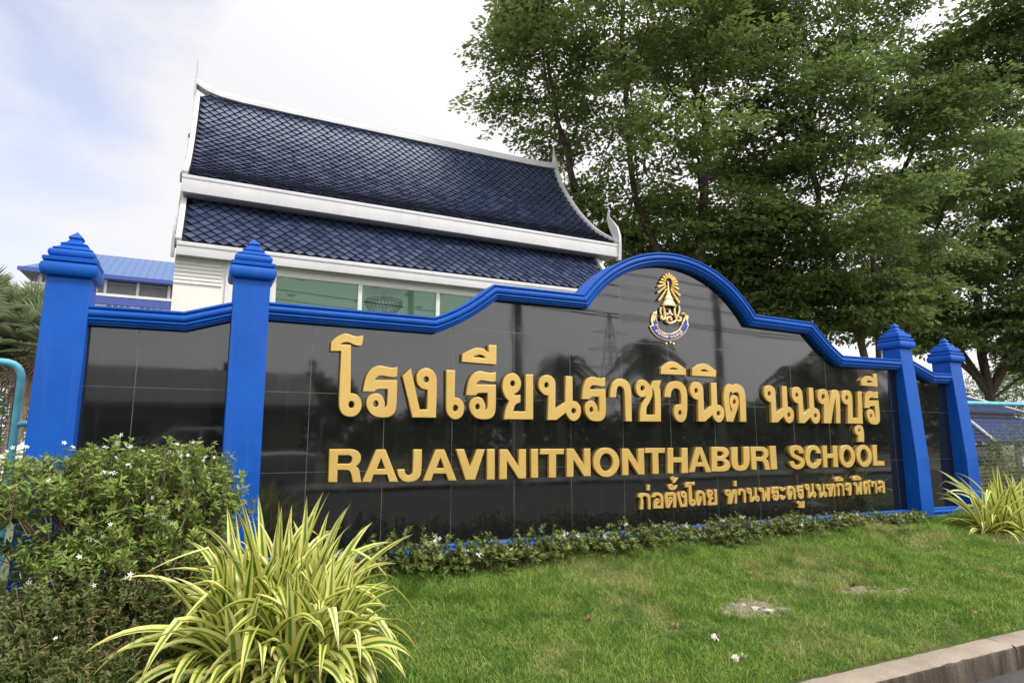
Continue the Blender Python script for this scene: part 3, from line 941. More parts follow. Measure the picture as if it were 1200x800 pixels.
    '6675,56 6662,4 6630,-39 6583,-67 6529,-75 6476,-64 6432,-34 6403,9 6393,60 6405,111 6436,154 6482,182 6536,192 6590,182 6635,152 6665,108|6605,57 6597,22 6576,-6 6547,-22 6516,-21 6489,-5 6470,24 6464,59 6472,94 6492,122 6520,138 6552,138 6580,121 6598,93',
    '6693,-62c 6704,189c 6788,189c 6769,-7c 6902,-11c 6900,-63c',
  ],
  'founder': [
    '3155,-421c 3164,-324 3138,-305c 3156,-277 3194,-268 3242,-270 3275,-286 3286,-318 3283,-427c 3255,-425c 3252,-324 3231,-299 3202,-300 3187,-318 3199,-333 3196,-423c',
    '3250,-188c 3286,-189c 3284,-244c 3248,-243c',
    '3302,-311c 3338,-276 3382,-267 3425,-281 3445,-316 3443,-424c 3322,-421c 3326,-372 3345,-337 3374,-323 3396,-339 3395,-366 3372,-380 3362,-393c 3410,-397c 3411,-324 3395,-302 3366,-298 3341,-312c|3379,-352 3376,-357 3371,-360 3366,-357 3364,-351 3366,-345 3372,-343 3377,-346',
    '3477,-422c 3473,-380 3466,-325 3478,-292 3500,-272 3517,-270 3530,-276c 3554,-268 3580,-272 3602,-287 3610,-314 3610,-365 3607,-423c 3567,-423c 3569,-366 3571,-323 3564,-305 3546,-303 3528,-309c 3516,-301 3506,-309 3501,-332 3504,-360 3511,-388c 3518,-375c 3508,-358 3506,-338 3518,-320 3538,-314 3557,-322 3564,-343 3556,-366 3538,-394 3520,-424c|3545,-342 3542,-348 3537,-352 3531,-352 3526,-348 3525,-342 3527,-336 3533,-332 3539,-332 3543,-336',
    '3515,-215 3528,-195 3563,-191 3582,-210 3597,-218 3618,-199c 3635,-207c 3611,-238 3565,-252 3526,-239|3564,-218 3560,-224 3553,-224 3550,-218 3553,-212 3560,-212',
    '3549,-137 3567,-119 3594,-119 3609,-135 3632,-126c 3646,-138c 3599,-179c 3579,-181c 3569,-171 3582,-158 3560,-153|3588,-138 3584,-144 3577,-144 3574,-138 3577,-132 3584,-132',
    '3621,-293c 3650,-266c 3687,-397c 3715,-395c 3715,-334c 3692,-329 3676,-314 3673,-292 3681,-275 3699,-265 3720,-265 3738,-275 3749,-295 3750,-325 3750,-365 3749,-421c 3661,-422c|3720,-300 3718,-306 3713,-310 3706,-310 3701,-307 3699,-301 3701,-295 3706,-291 3712,-291 3717,-294',
    '3735,-230c 3735,-203c 3757,-186 3781,-176 3802,-177 3822,-181 3842,-181 3861,-177c 3860,-196 3854,-207 3844,-210 3826,-208 3803,-201 3783,-203 3771,-210c 3814,-208c 3819,-351c 3839,-353 3857,-364 3864,-381 3861,-400 3845,-414 3822,-419 3797,-415 3780,-399 3775,-375 3775,-327 3775,-228c|3835,-383 3833,-389 3828,-393 3821,-393 3815,-390 3812,-384 3814,-377 3820,-374 3827,-373 3833,-377',
    '3877,-417c 3864,-340 3881,-289 3933,-266 3982,-289 3994,-337 3994,-418c 3961,-418c 3960,-336 3947,-302 3921,-299 3902,-322 3902,-369c 3910,-334 3930,-317 3948,-337 3939,-370 3916,-419c|3936,-339 3934,-344 3928,-346 3923,-344 3921,-338 3924,-333 3929,-330 3934,-333',
    '4025,-421c 4029,-398 4037,-376 4048,-358c 4030,-344 4021,-325 4018,-305 4025,-282 4041,-267 4062,-261 4081,-266 4096,-280 4100,-298 4094,-316 4081,-328 4067,-333c 4078,-337 4097,-336c 4097,-362c 4080,-367 4070,-378 4065,-393c 4120,-393c 4121,-263c 4155,-262c 4154,-420c|4074,-297 4071,-303 4066,-307 4060,-307 4054,-304 4052,-297 4054,-291 4060,-287 4066,-287 4071,-291',
    '4302,-419c 4312,-338c 4287,-333 4272,-317 4272,-297 4288,-278 4317,-270 4342,-276 4351,-297 4351,-337c 4364,-304 4380,-279 4405,-270 4429,-276 4437,-295 4433,-355 4427,-418c 4394,-419c 4401,-356 4403,-306c 4384,-346 4356,-419c|4323,-304 4320,-311 4313,-315 4305,-316 4299,-311 4298,-304 4301,-297 4308,-293 4316,-293 4322,-297',
    '4402,-182c 4439,-183c 4437,-239c 4399,-238c',
    '4453,-333c 4455,-309 4466,-286 4485,-272 4504,-266 4526,-267 4546,-277 4559,-294 4562,-317 4562,-364 4561,-414c 4529,-414c 4529,-365 4527,-318 4522,-301 4507,-293 4493,-297 4487,-310 4484,-333c',
    '4619,-411c 4622,-330c 4603,-326 4587,-313 4582,-297 4587,-279 4600,-266 4617,-262 4635,-265 4649,-276 4652,-292 4652,-327 4651,-373c 4666,-365 4693,-349c 4696,-262c 4726,-262c 4725,-346c 4742,-348 4756,-359 4761,-378 4756,-397 4742,-409 4729,-413 4713,-408 4702,-398 4696,-385c 4655,-411c|4739,-379 4737,-384 4732,-388 4726,-388 4721,-385 4719,-379 4721,-373 4726,-370 4732,-370 4737,-373|4624,-295 4622,-301 4618,-304 4612,-305 4607,-301 4605,-296 4607,-290 4612,-286 4618,-286 4622,-289',
    '4805,-410c 4806,-311c 4769,-303 4769,-279 4799,-265 4829,-281 4833,-352c 4855,-298c 4862,-353c 4885,-266c 4925,-267c 4913,-413c 4873,-411c 4855,-365c 4837,-412c|4806,-290 4803,-295 4796,-297 4790,-295 4788,-289 4791,-284 4798,-282 4804,-284',
    '4943,-339c 4946,-318 4953,-292 4968,-271 4991,-261 5014,-263 5036,-265 5054,-261c 5054,-290c 5043,-293 5024,-292 5003,-290 4988,-293 4980,-304c 5054,-301c 5055,-341 5054,-379 5048,-398 5032,-409 5007,-412 4980,-407 4961,-390 4956,-368 4963,-350 4984,-342 5003,-347 5014,-365 5015,-383c 5022,-376 5024,-361 5023,-329c 4994,-330 4984,-333 4980,-338c|4994,-373 4993,-378 4989,-382 4984,-382 4979,-379 4978,-373 4979,-367 4983,-364 4988,-363 4993,-367',
    '5077,-285 5087,-270 5114,-267 5129,-281 5140,-287 5156,-273c 5169,-279c 5151,-302 5116,-313 5086,-303|5115,-288 5112,-292 5106,-292 5104,-287 5107,-283 5112,-283',
    '5069,-375 5079,-357 5106,-353 5120,-370 5131,-378 5147,-361c 5160,-368c 5142,-396 5107,-408 5077,-397|5106,-378 5103,-383 5098,-383 5096,-378 5098,-372 5104,-373',
    '5199,-408c 5186,-332 5204,-283 5256,-260 5307,-282 5319,-329 5319,-409c 5285,-409c 5284,-328 5270,-295 5244,-292 5225,-314 5224,-360c 5233,-326 5253,-310 5271,-329 5263,-362 5239,-409c|5259,-331 5257,-336 5251,-338 5246,-336 5244,-330 5247,-325 5252,-323 5258,-325',
    '5342,-336c 5345,-316 5351,-290 5366,-269 5387,-260 5409,-262 5430,-264 5447,-260c 5447,-288c 5437,-291 5418,-290 5398,-288 5384,-292 5377,-302c 5447,-299c 5448,-338 5447,-375 5441,-394 5426,-405 5402,-408 5377,-403 5359,-386 5354,-365 5361,-348 5380,-340 5398,-344 5409,-362 5410,-380c 5417,-372 5418,-358 5418,-326c 5390,-327 5381,-330 5377,-335c|5390,-369 5389,-375 5385,-378 5380,-378 5376,-375 5375,-370 5376,-364 5380,-361 5385,-360 5389,-364',
    '5353,-503c 5362,-471 5338,-462 5334,-443 5360,-431 5390,-442 5397,-475c 5408,-478c 5416,-433c 5454,-435c 5447,-509c|5369,-449 5365,-454 5358,-454 5354,-449 5359,-444 5366,-444',
    '5519,-403c 5522,-319c 5504,-314 5489,-300 5484,-284 5489,-265 5501,-252 5517,-247 5535,-250 5547,-262 5551,-278 5551,-315 5550,-363c 5564,-355 5590,-338c 5592,-247c 5620,-247c 5620,-335c 5635,-337 5649,-349 5654,-369 5648,-389 5636,-401 5623,-405 5608,-400 5598,-389 5592,-376c 5554,-403c|5632,-369 5631,-375 5626,-379 5620,-379 5616,-375 5614,-369 5616,-363 5621,-360 5626,-359 5631,-363|5524,-282 5522,-288 5518,-291 5512,-292 5508,-288 5506,-282 5508,-276 5513,-273 5518,-272 5522,-276',
    '5706,-406c 5709,-324c 5692,-320 5678,-306 5673,-290 5677,-271 5690,-258 5705,-254 5721,-257 5733,-268 5737,-285 5737,-320 5736,-367c 5749,-359 5774,-343c 5776,-254c 5803,-254c 5802,-339c 5817,-342 5830,-353 5834,-372 5829,-392 5818,-404 5805,-408 5791,-403 5782,-392 5776,-379c 5739,-405c|5814,-373 5813,-379 5808,-382 5803,-382 5799,-379 5797,-373 5799,-367 5803,-364 5808,-363 5813,-367|5711,-288 5710,-294 5705,-297 5700,-297 5696,-294 5694,-288 5696,-283 5700,-279 5705,-279 5710,-282',
    '5862,-402c 5872,-323c 5849,-318 5835,-302 5835,-283 5850,-264 5876,-256 5898,-262 5907,-283 5907,-322c 5918,-290 5933,-265 5955,-257 5977,-262 5985,-281 5981,-340 5975,-401c 5946,-401c 5952,-340 5954,-292c 5937,-331 5911,-401c|5882,-290 5879,-297 5873,-301 5865,-301 5860,-297 5859,-290 5862,-283 5868,-279 5875,-279 5880,-283',
    '6015,-397c 6023,-307 5999,-288c 6016,-262 6051,-254 6094,-255 6125,-270 6135,-300 6133,-402c 6106,-401c 6104,-306 6085,-283 6058,-283 6045,-300 6055,-315 6052,-399c',
    '5989,-232c 5992,-205c 6021,-187 6041,-179 6058,-177 6081,-179 6100,-187 6136,-205c 6133,-230c|6037,-210c 6051,-204 6064,-202 6079,-205 6090,-210c 6062,-210',
    '6164,-292c 6192,-259 6235,-251 6267,-270 6270,-323 6251,-400c 6209,-400c 6205,-348 6175,-343 6161,-322 6182,-307 6214,-308 6225,-292 6207,-283 6183,-298c|6205,-325 6199,-331 6189,-330 6185,-324 6191,-318 6201,-318',
    '6347,-395c 6348,-295c 6314,-287 6314,-262 6342,-249 6370,-264 6373,-336c 6393,-282c 6400,-337c 6421,-249c 6458,-250c 6446,-398c 6410,-396c 6394,-349c 6377,-396c|6349,-274 6346,-279 6339,-281 6334,-278 6331,-273 6334,-268 6341,-266 6347,-268',
    '6304,-227c 6307,-201c 6338,-183 6359,-175 6377,-172 6401,-175 6421,-183 6459,-201c 6457,-226c|6355,-206c 6370,-200 6384,-198 6399,-200 6411,-206c 6381,-206',
    '6493,-396c 6480,-318 6497,-268 6545,-244 6591,-267 6602,-315 6602,-397c 6571,-397c 6570,-314 6557,-280 6533,-277 6516,-300 6516,-347c 6523,-312 6542,-295 6559,-315 6551,-349 6529,-398c|6548,-317 6545,-323 6540,-325 6536,-322 6534,-317 6536,-311 6541,-309 6546,-311',
    '6575,-254c 6607,-230c 6636,-234c 6603,-264c',
    '6635,-314c 6637,-289 6647,-267 6664,-253 6681,-248 6701,-249 6720,-258 6731,-275 6734,-297 6734,-344 6733,-393c 6704,-393c 6704,-345 6702,-298 6698,-282 6684,-274 6671,-278 6666,-291 6663,-313c',
    '6766,-283c 6788,-252 6834,-242 6876,-262 6885,-305 6878,-395c 6832,-395c 6832,-341 6819,-324 6805,-340 6804,-368 6777,-381 6755,-362 6762,-334 6794,-312 6832,-305 6839,-287 6822,-275 6798,-288c|6788,-358 6783,-364 6774,-364 6770,-358 6776,-351 6784,-352',
  ],
}



def smooth_contour(txt, sub=4):
    pts = []
    for t in txt.split(' '):
        c = t.endswith('c')
        a, b = (t[:-1] if c else t).split(',')
        pts.append((int(a) / 1000, int(b) / 1000, c))
    n = len(pts)
    out = []
    for i in range(n):
        p1, p2 = pts[i], pts[(i + 1) % n]
        p0, p3 = pts[i - 1], pts[(i + 2) % n]
        out.append((p1[0], p1[1]))
        if p1[2] and p2[2]:
            continue
        if math.dist(p1[:2], p2[:2]) < 0.006:
            continue
        m1 = (0, 0) if p1[2] else ((p2[0] - p0[0]) / 2, (p2[1] - p0[1]) / 2)
        m2 = (0, 0) if p2[2] else ((p3[0] - p1[0]) / 2, (p3[1] - p1[1]) / 2)
        d = (p2[0] - p1[0], p2[1] - p1[1])
        if p1[2]:
            m1 = (1.5 * d[0] - m2[0] / 2, 1.5 * d[1] - m2[1] / 2)
        if p2[2]:
            m2 = (1.5 * d[0] - m1[0] / 2, 1.5 * d[1] - m1[1] / 2)
        for k in range(1, sub):
            t = k / sub
            h1, h2 = 2 * t ** 3 - 3 * t ** 2 + 1, t ** 3 - 2 * t ** 2 + t
            h3, h4 = -2 * t ** 3 + 3 * t ** 2, t ** 3 - t ** 2
            out.append(tuple(h1 * p1[j] + h2 * m1[j] + h3 * p2[j] + h4 * m2[j] for j in (0, 1)))
    return out


def relief(name, contours, depth, bevel, mats, parent, origin, y_front):
    """A flat letter with depth and a small bevel from its outlines; (u, v) lies on the wall face."""
    cu = bpy.data.curves.new(name, 'CURVE')
    cu.dimensions = '2D'
    cu.fill_mode = 'BOTH'
    cu.extrude = depth / 2 - bevel
    cu.bevel_depth = bevel
    cu.bevel_resolution = 1
    cu.offset = -bevel
    for c in contours:
        sp = cu.splines.new('POLY')
        sp.points.add(len(c) - 1)
        for p, q in zip(sp.points, c):
            p.co = (q[0], q[1], 0, 1)
        sp.use_cyclic_u = True
    tmp = bpy.data.objects.new('outline', cu)
    COL.objects.link(tmp)
    dg = bpy.context.evaluated_depsgraph_get()
    dg.update()
    me = bpy.data.meshes.new_from_object(tmp.evaluated_get(dg))
    bpy.data.objects.remove(tmp)
    bpy.data.curves.remove(cu)
    me.transform(Matrix.Rotation(math.pi / 2, 4, 'X'))
    me.materials.clear()
    me.materials.append(mats)
    o = link(name, me, parent, 25)
    o.location = (0, y_front + depth / 2, 0)
    return o


for key, nm, depth in (('thai', 'thai_lettering', 0.040), ('eng', 'english_lettering', 0.040), ('founder', 'founder_lettering', 0.032)):
    line = S(group_part(nm, sign))
    for g in GLYPHS[key]:
        cs = [smooth_contour(c) for c in g.split('|')]
        relief('letter', cs, depth, 0.004 if key != 'founder' else 0.0025, M['gold'], line, None, -0.0015 - depth)

# ---- the crest under the arch: rays, tiered crown, scrolls, numeral, ribbon
EMB_S = 0.00115        # metres to one tracing unit
crest = S(group_part('crest', sign))


def erel(name, poly, depth, mat, y):
    return relief(name, [poly], depth, 0.0025, mat, crest, None, y - depth)


def e(px, py):
    dx, dy = px - 270, py - 400
    return (3.62875 + 0.0013031 * dx - 0.00005 * dy, 1.63724 + 0.000121 * dx - 0.00104 * dy)


def strip(a, b, wa, wb):
    (x0, y0), (x1, y1) = a, b
    L = math.hypot(x1 - x0, y1 - y0)
    nx, ny = -(y1 - y0) / L, (x1 - x0) / L
    return [e(x0 + nx * wa, y0 + ny * wa), e(x1 + nx * wb, y1 + ny * wb), e(x1 + (x1 - x0) / L * wb * 0.8, y1 + (y1 - y0) / L * wb * 0.8), e(x1 - nx * wb, y1 - ny * wb), e(x0 - nx * wa, y0 - ny * wa)]


rb = []
for (a, b) in (((238, 205), (158, 325)), ((232, 178), (150, 246)), ((226, 160), (150, 184)), ((224, 143), (166, 138)), ((226, 122), (184, 106)), ((234, 106), (204, 76)),
               ((245, 96), (229, 55)), ((258, 92), (258, 44)), ((271, 96), (287, 62)), ((281, 106), (312, 82)), ((289, 120), (330, 102)), ((292, 138), (344, 128)), ((291, 156), (350, 158)),
               ((288, 172), (360, 205)), ((284, 192), (374, 275)), ((281, 212), (368, 352))):
    rb.append(strip(a, b, 5.5, 10.5))
ro = relief('crest_ray', rb, 0.014, 0.002, M['gold_bright'], crest, None, -0.030)
# crown: half-round relief turned about its own axis
prof = [(70, 392), (76, 384), (74, 374), (66, 368), (62, 352), (52, 334), (40, 322), (48, 316), (46, 304), (36, 298), (32, 280), (22, 268), (26, 262), (24, 250), (15, 244), (13, 222), (9, 200), (11, 190), (7, 180), (6, 150), (8, 140), (3, 124)]
cr = MB()
cx_, _ = e(266, 300)
cr.lathe([(r * 0.00125, e(266, py)[1]) for r, py in prof], (cx_, -0.012, 0), 24)
cr.v = [(p[0], -0.012 + (p[1] + 0.012) * 0.55, p[2]) for p in cr.v]
cr.build('crest_crown', M['gold_pale'], crest, smooth=40)


def etube(name, pts, rad, mat, y=-0.022, sides=8):
    path = [(e(*p)[0], y, e(*p)[1]) for p in pts]
    n = len(path)
    rr = rad if isinstance(rad, list) else [rad * EMB_S] * n
    return MB().tube(path, rr, sides).build(name, mat, crest, smooth=50)


def spiral(cx, cy, r0, r1, a0, a1, n=22):
    return [(cx + (r0 + (r1 - r0) * i / n) * math.cos(a0 + (a1 - a0) * i / n), cy + (r0 + (r1 - r0) * i / n) * math.sin(a0 + (a1 - a0) * i / n)) for i in range(n + 1)]


for pts in ([(200, 392), (212, 420), (216, 460), (222, 500)] + spiral(196, 505, 26, 8, 0, 4.6), [(328, 392), (316, 420), (322, 470), (334, 510)] + spiral(368, 520, -32, -8, 0, -4.6)):
    etube('crest_scroll', pts, 12, M['gold_pale'])
for pts in ([(180, 400), (176, 440), (184, 478)], [(370, 384), (374, 430), (362, 470), (352, 500)]):
    etube('crest_scroll', pts, 10, M['gold_pale'], -0.018)
etube('crest_numeral', [(272, 412), (270, 440), (266, 470)], [14 * EMB_S * 0.25, 14 * EMB_S, 17 * EMB_S], M['gold_pale'])
etube('crest_numeral', [(330, 540), (318, 556)] + spiral(268, 528, 44, 12, 0.6, 7.0, 30), 11, M['gold_pale'], -0.026)
for c_ in ((244, 466), (290, 470)):
    etube('crest_numeral', spiral(c_[0], c_[1], 13, 4, 0, 5, 12), 6, M['gold_pale'], -0.022)


def band(r0, r1, a0, a1, n=24, cx=272, cy=540, sy=0.98):
    o = [(cx + r1 * math.cos(R(a0 + (a1 - a0) * i / n)), cy + sy * r1 * math.sin(R(a0 + (a1 - a0) * i / n))) for i in range(n + 1)]
    q = [(cx + r0 * math.cos(R(a1 + (a0 - a1) * i / n)), cy + sy * r0 * math.sin(R(a1 + (a0 - a1) * i / n))) for i in range(n + 1)]
    return [e(*p) for p in o + q]


erel('crest_ribbon_edge', band(132, 206, 12, 166), 0.016, M['gold_pale'], -0.002)
erel('crest_ribbon', band(142, 196, 14, 164), 0.016, M['ribbon_blue'], -0.008)
for pts in ([(98, 600), (84, 530), (96, 468), (128, 446), (146, 436), (138, 490), (146, 540), (160, 580), (118, 596)], [(452, 612), (440, 580), (396, 586), (410, 545), (430, 500), (446, 478), (474, 488), (466, 540), (476, 590)]):
    erel('crest_ribbon_tail', [e(*p) for p in pts], 0.012, M['gold_pale'], -0.004)
for pts in ([(112, 582), (106, 530), (128, 500), (140, 540), (150, 572)], [(452, 590), (414, 570), (428, 530), (442, 512), (456, 546)]):
    erel('crest_ribbon_tail', [e(*p) for p in pts], 0.008, M['ribbon_blue'], -0.012)
etube('crest_ribbon_edge', [(100, 470), (112, 452), (128, 470), (124, 500), (110, 540)], 7, M['gold_pale'], -0.018)
etube('crest_ribbon_edge', [(398, 470), (424, 462), (440, 490), (430, 530), (400, 570), (412, 600)], 7, M['gold_pale'], -0.018)
for q in ((243, 776), (284, 764), (318, 780)):
    etube('crest_stud', [(q[0] - 5, q[1]), (q[0] + 5, q[1] - 4)], 9, M['gold_pale'], -0.008)
# the school's name in little letters along the ribbon
th = GLYPHS['thai']
seq = [(th[8], 0), (th[9], 0), (th[10], 0), (th[11], 0), (th[12], 11), (th[13], 0), (th[14], 13), (th[15], 0), None, (th[16], 0), (th[17], 0), (th[18], 0), (th[19], 0), (th[20], 19), (th[21], 0), (th[22], 21)]
polys = []
ang = 146.0
SC = 66.0
for it in seq:
    if it is None:
        ang -= 5
        continue
    cs = [smooth_contour(c, 2) for c in it[0].split('|')]
    xs = [p[0] for p in cs[0]]
    x0, x1 = min(xs), max(xs)
    if it[1]:
        bx = [p[0] for p in smooth_contour(th[it[1]].split('|')[0], 2)]
        a_here = last_ang
        x0ref = min(bx)
    else:
        a_here = ang
        x0ref = x0
    rr_ = 170.0
    for c in cs:
        row = []
        for (px_, pz_) in c:
            a = R(a_here) - (px_ - x0ref) * SC / rr_
            rad = rr_ - (pz_ - 0.62) * SC
            row.append(e(272 + rad * math.cos(a), 540 + rad * 0.98 * math.sin(a)))
        polys.append(row)
    if not it[1]:
        last_ang = ang
        ang -= math.degrees((x1 - x0 + 0.055) * SC / rr_)
relief('crest_ribbon_lettering', polys, 0.006, 0.0008, M['gold_pale'], crest, None, -0.0275)

# ------------------------------------------------------------------ the Thai-roofed hall behind the wall
hall = thing('assembly_hall', 'white Thai style hall with two tiers of glazed navy tile roof behind the sign wall', 'hall', (3.2, 6.8, -0.96))


def H(o):
    o.location = -Vector(hall.location)
    return o


HX0, HX1 = -1.37, 7.60


def roof_curve(pts, n=40):
    """Resample a (y, z) polyline by length with Catmull-Rom smoothing."""
    P = [np.array(p) for p in pts]
    P = [2 * P[0] - P[1]] + P + [2 * P[-1] - P[-2]]
    out = []
    for i in range(1, len(P) - 2):
        for k in range(12):
            t = k / 12
            out.append(0.5 * ((2 * P[i]) + (-P[i - 1] + P[i + 1]) * t + (2 * P[i - 1] - 5 * P[i] + 4 * P[i + 1] - P[i + 2]) * t * t + (-P[i - 1] + 3 * P[i] - 3 * P[i + 1] + P[i + 2]) * t ** 3))
    out.append(P[-2])
    return np.array(out)


def tile_roof(name, curve, x0, x1, parent, wid=0.200, hgt=0.250):
    """Lozenge tiles, each a real tilted slab, laid in staggered courses from the eave up."""
    rng = np.random.default_rng(11)
    seg = np.linalg.norm(np.diff(curve, axis=0), axis=1)
    s = np.concatenate([[0], np.cumsum(seg)])
    total = s[-1]

    def at(d):
        d = np.clip(d, 0, total)
        return np.interp(d, s, curve[:, 0]), np.interp(d, s, curve[:, 1])
    step = hgt / 2 * 0.92
    rows = int(total / step) + 1
    V, T = [], []
    for r in range(rows):
        c = (r + 0.75) * step
        off = (r % 2) * wid / 2
        xs = np.arange(x0 + off, x1 + wid * 0.5, wid)
        xs = xs[(xs > x0 + 0.02) & (xs < x1 - 0.02)]
        y0, z0 = at(c)
        dl = 0.05
        ya, za = at(max(c - dl, 0))
        yb, zb = at(min(c + dl, total))
        t = np.array([0, yb - ya, zb - za])
        t /= np.linalg.norm(t)
        nrm = np.array([0, -t[2], t[1]])
        for x in xs:
            j = rng.normal(0, 1, 4)
            lift = 0.042 + 0.0022 * j[0]
            tilt = 0.028 * j[1] * 0.30
            ce = np.array([x, y0, z0])
            hw, hh = wid / 2 * 0.965, hgt / 2
            low = ce - t * hh * 0.96 + nrm * lift
            high = ce + t * hh + nrm * 0.002
            lf = ce + np.array([-hw, 0, 0]) + nrm * (lift * 0.55 - tilt * hw)
            rt = ce + np.array([hw, 0, 0]) + nrm * (lift * 0.55 + tilt * hw)
            th = nrm * 0.036
            V += [low, rt, high, lf, low - th, rt - th, lf - th]
            T.append(rng.random())
    V = np.array(V)
    n = len(T)
    b = np.arange(n)[:, None] * 7
    quads = np.concatenate([b + np.array([0, 1, 2, 3]), b + np.array([4, 5, 1, 0]), b + np.array([4, 0, 3, 6])], 1)
    o = raw_mesh(name, V, quads.ravel(), np.full(3 * n, 4), [M['tile'], M['tile_bed']], parent, np.repeat(np.array(T), 7))
    o.data.polygons.foreach_set('material_index', np.tile(np.array([0, 1, 1], dtype=np.int32), n))      # raw clay edges below the glazed face
    return o


def roof_bed(name, curve, x0, x1, parent, th=0.05):
    mb = MB()
    n = len(curve)
    vs = []
    for x in (x0, x1):
        for y, z in curve:
            vs.append((x, y, z - 0.006))
        for y, z in curve:
            vs.append((x, y + 0.03, z - th - 0.006))
    fs = []
    for i in range(n - 1):
        fs += [(i, i + 1, 2 * n + i + 1, 2 * n + i), (n + i, 3 * n + i, 3 * n + i + 1, n + i + 1)]
    fs += [(0, 2 * n, 3 * n, n)]
    return mb.add(vs, fs).build(name, M['tile_bed'], parent)


UP = roof_curve([(6.60, 4.79), (7.42, 5.31), (8.13, 5.93), (8.75, 6.62), (9.17, 7.20), (9.47, 7.74)])
LOW = roof_curve([(6.00, 3.42), (6.35, 3.79), (6.70, 4.20), (6.95, 4.52), (7.10, 4.72)])
BACK_UP = [(19.0 - y, z) for y, z in UP]
roof_u = H(roof_bed('upper_roof', UP, -1.30, 7.73, hall))
tile_roof('roof_tiles', UP, -1.24, 7.70, roof_u)
roof_l = H(roof_bed('lower_roof', LOW, -1.30, 7.30, hall))
tile_roof('roof_tiles', LOW, -1.22, 7.27, roof_l)
H(roof_bed('upper_roof', np.array([q for q in BACK_UP if q[0] < 12.0]), -1.30, 7.73, hall))  # unseen rear slope, eave left off to let daylight into the hall
# fascia boards and soffits
fb = MB().box(-1.33, 7.77, 6.57, 6.61, 4.465, 4.770).box(-1.33, 7.77, 6.558, 6.572, 4.715, 4.773)
fb.build('fascia', M['white'], roof_u, bevel=0.004)
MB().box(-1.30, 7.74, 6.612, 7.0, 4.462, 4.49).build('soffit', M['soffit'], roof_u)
fb = MB().box(-1.30, 7.36, 5.965, 6.005, 3.190, 3.405).box(-1.30, 7.36, 5.950, 5.967, 3.345, 3.41)
fb.build('fascia', M['white'], roof_l, bevel=0.004)
MB().box(-1.28, 7.34, 6.008, 6.20, 3.222, 3.25).build('soffit', M['white'], roof_l)
# ridge capping, sweeping up to the finials at both ends
rp = [(-1.36, 8.00), (-1.28, 7.945), (-1.12, 7.865), (-0.85, 7.80), (-0.4, 7.765), (0.6, 7.75), (3.0, 7.745), (5.8, 7.745), (6.9, 7.75), (7.4, 7.765), (7.72, 7.80)]
rc = MB()
vs, fs = [], []
sec = [(-0.13, -0.05), (-0.13, 0.03), (-0.085, 0.05), (-0.085, 0.10), (-0.05, 0.125), (-0.05, 0.19), (0.05, 0.19), (0.05, 0.125), (0.085, 0.10), (0.085, 0.05), (0.13, 0.03), (0.13, -0.05)]
for x, z in rp:
    for a, b in sec:
        vs.append((x, 9.5 + a, z + b * 0.8 + 0.02))
n_ = len(sec)
for i in range(len(rp) - 1):
    for k in range(n_):
        fs.append((i * n_ + k, i * n_ + (k + 1) % n_, (i + 1) * n_ + (k + 1) % n_, (i + 1) * n_ + k))
fs += [tuple(range(n_)), tuple(range(len(rp) * n_ - 1, (len(rp) - 1) * n_ - 1, -1))]
rc.add(vs, fs).build('ridge_cap', M['white'], roof_u, smooth=40)


def verge(name, curve, x0, x1, up0, up1, parent, mat=None):
    """A barge board following the slope, standing proud of the tiles."""
    c = np.array(curve)
    d = np.gradient(c, axis=0)
    d /= np.linalg.norm(d, axis=1, keepdims=True)
    nn = np.stack([-d[:, 1], d[:, 0]], 1)
    top = c + nn * up1
    bot = c - nn * up0
    poly = [tuple(p) for p in bot] + [tuple(p) for p in top[::-1]]
    return MB().prism(poly, 0, x0, x1).build(name, mat or M['white'], parent, smooth=40)


verge('barge_board', UP, -1.335, -1.25, 0.14, 0.06, roof_u)
verge('barge_board', UP, 7.69, 7.79, 0.14, 0.075, roof_u)
verge('barge_board', LOW, -1.325, -1.24, 0.14, 0.06, roof_l)
verge('barge_board', LOW, 7.27, 7.37, 0.14, 0.075, roof_l)
structure(grid_mesh('bounce_slab', np.array([-8.0, 0, 8, 16]), np.array([12.4, 16, 22.0]), -0.90, M['white']))  # unseen pale slab added behind the hall to bounce daylight onto its ceiling
verge('barge_board', BACK_UP, -1.375, -1.25, 0.16, 0.10, roof_u)
# stepped edging seen on the gable face, coloured grey for that side's shade
UPa, UPb = UP[: len(UP) * 6 // 10], UP[len(UP) * 5 // 10:]
verge('gable_edging', UPa, -1.365, -1.337, 0.16, 0.02, roof_u, M['grey_line'])
verge('gable_edging', UPb, -1.375, -1.337, 0.10, 0.09, roof_u, M['grey_line'])
verge('gable_edging', LOW, -1.355, -1.327, 0.16, 0.02, roof_l, M['grey_line'])


def finial(name, pts, widths, x, th, parent, mat=None):
    """An upswept flame-shaped finial cut from a board, thinner towards its tip."""
    L, Rr = [], []
    P = [np.array(p, float) for p in pts]
    for i, p in enumerate(P):
        a, b = P[max(i - 1, 0)], P[min(i + 1, len(P) - 1)]
        t = (b - a) / np.linalg.norm(b - a)
        n = np.array([-t[1], t[0]])
        L.append(p + n * widths[i] / 2)
        Rr.append(p - n * widths[i] / 2)
    vs, fs = [], []
    n = len(P)
    for i in range(n):
        w = th / 2 * (1 - 0.75 * i / (n - 1))
        for q in (L[i], Rr[i]):
            vs += [(x - w, q[0], q[1]), (x + w, q[0], q[1])]
    for i in range(n - 1):
        a, b = 4 * i, 4 * i + 4
        fs += [(a, a + 2, b + 2, b), (a + 1, b + 1, b + 3, a + 3), (a, b, b + 1, a + 1), (a + 2, a + 3, b + 3, b + 2)]
    fs += [(0, 1, 3, 2), (4 * n - 4, 4 * n - 2, 4 * n - 1, 4 * n - 3)]
    return MB().add(vs, fs).build(name, mat or M['white'], parent, smooth=40)


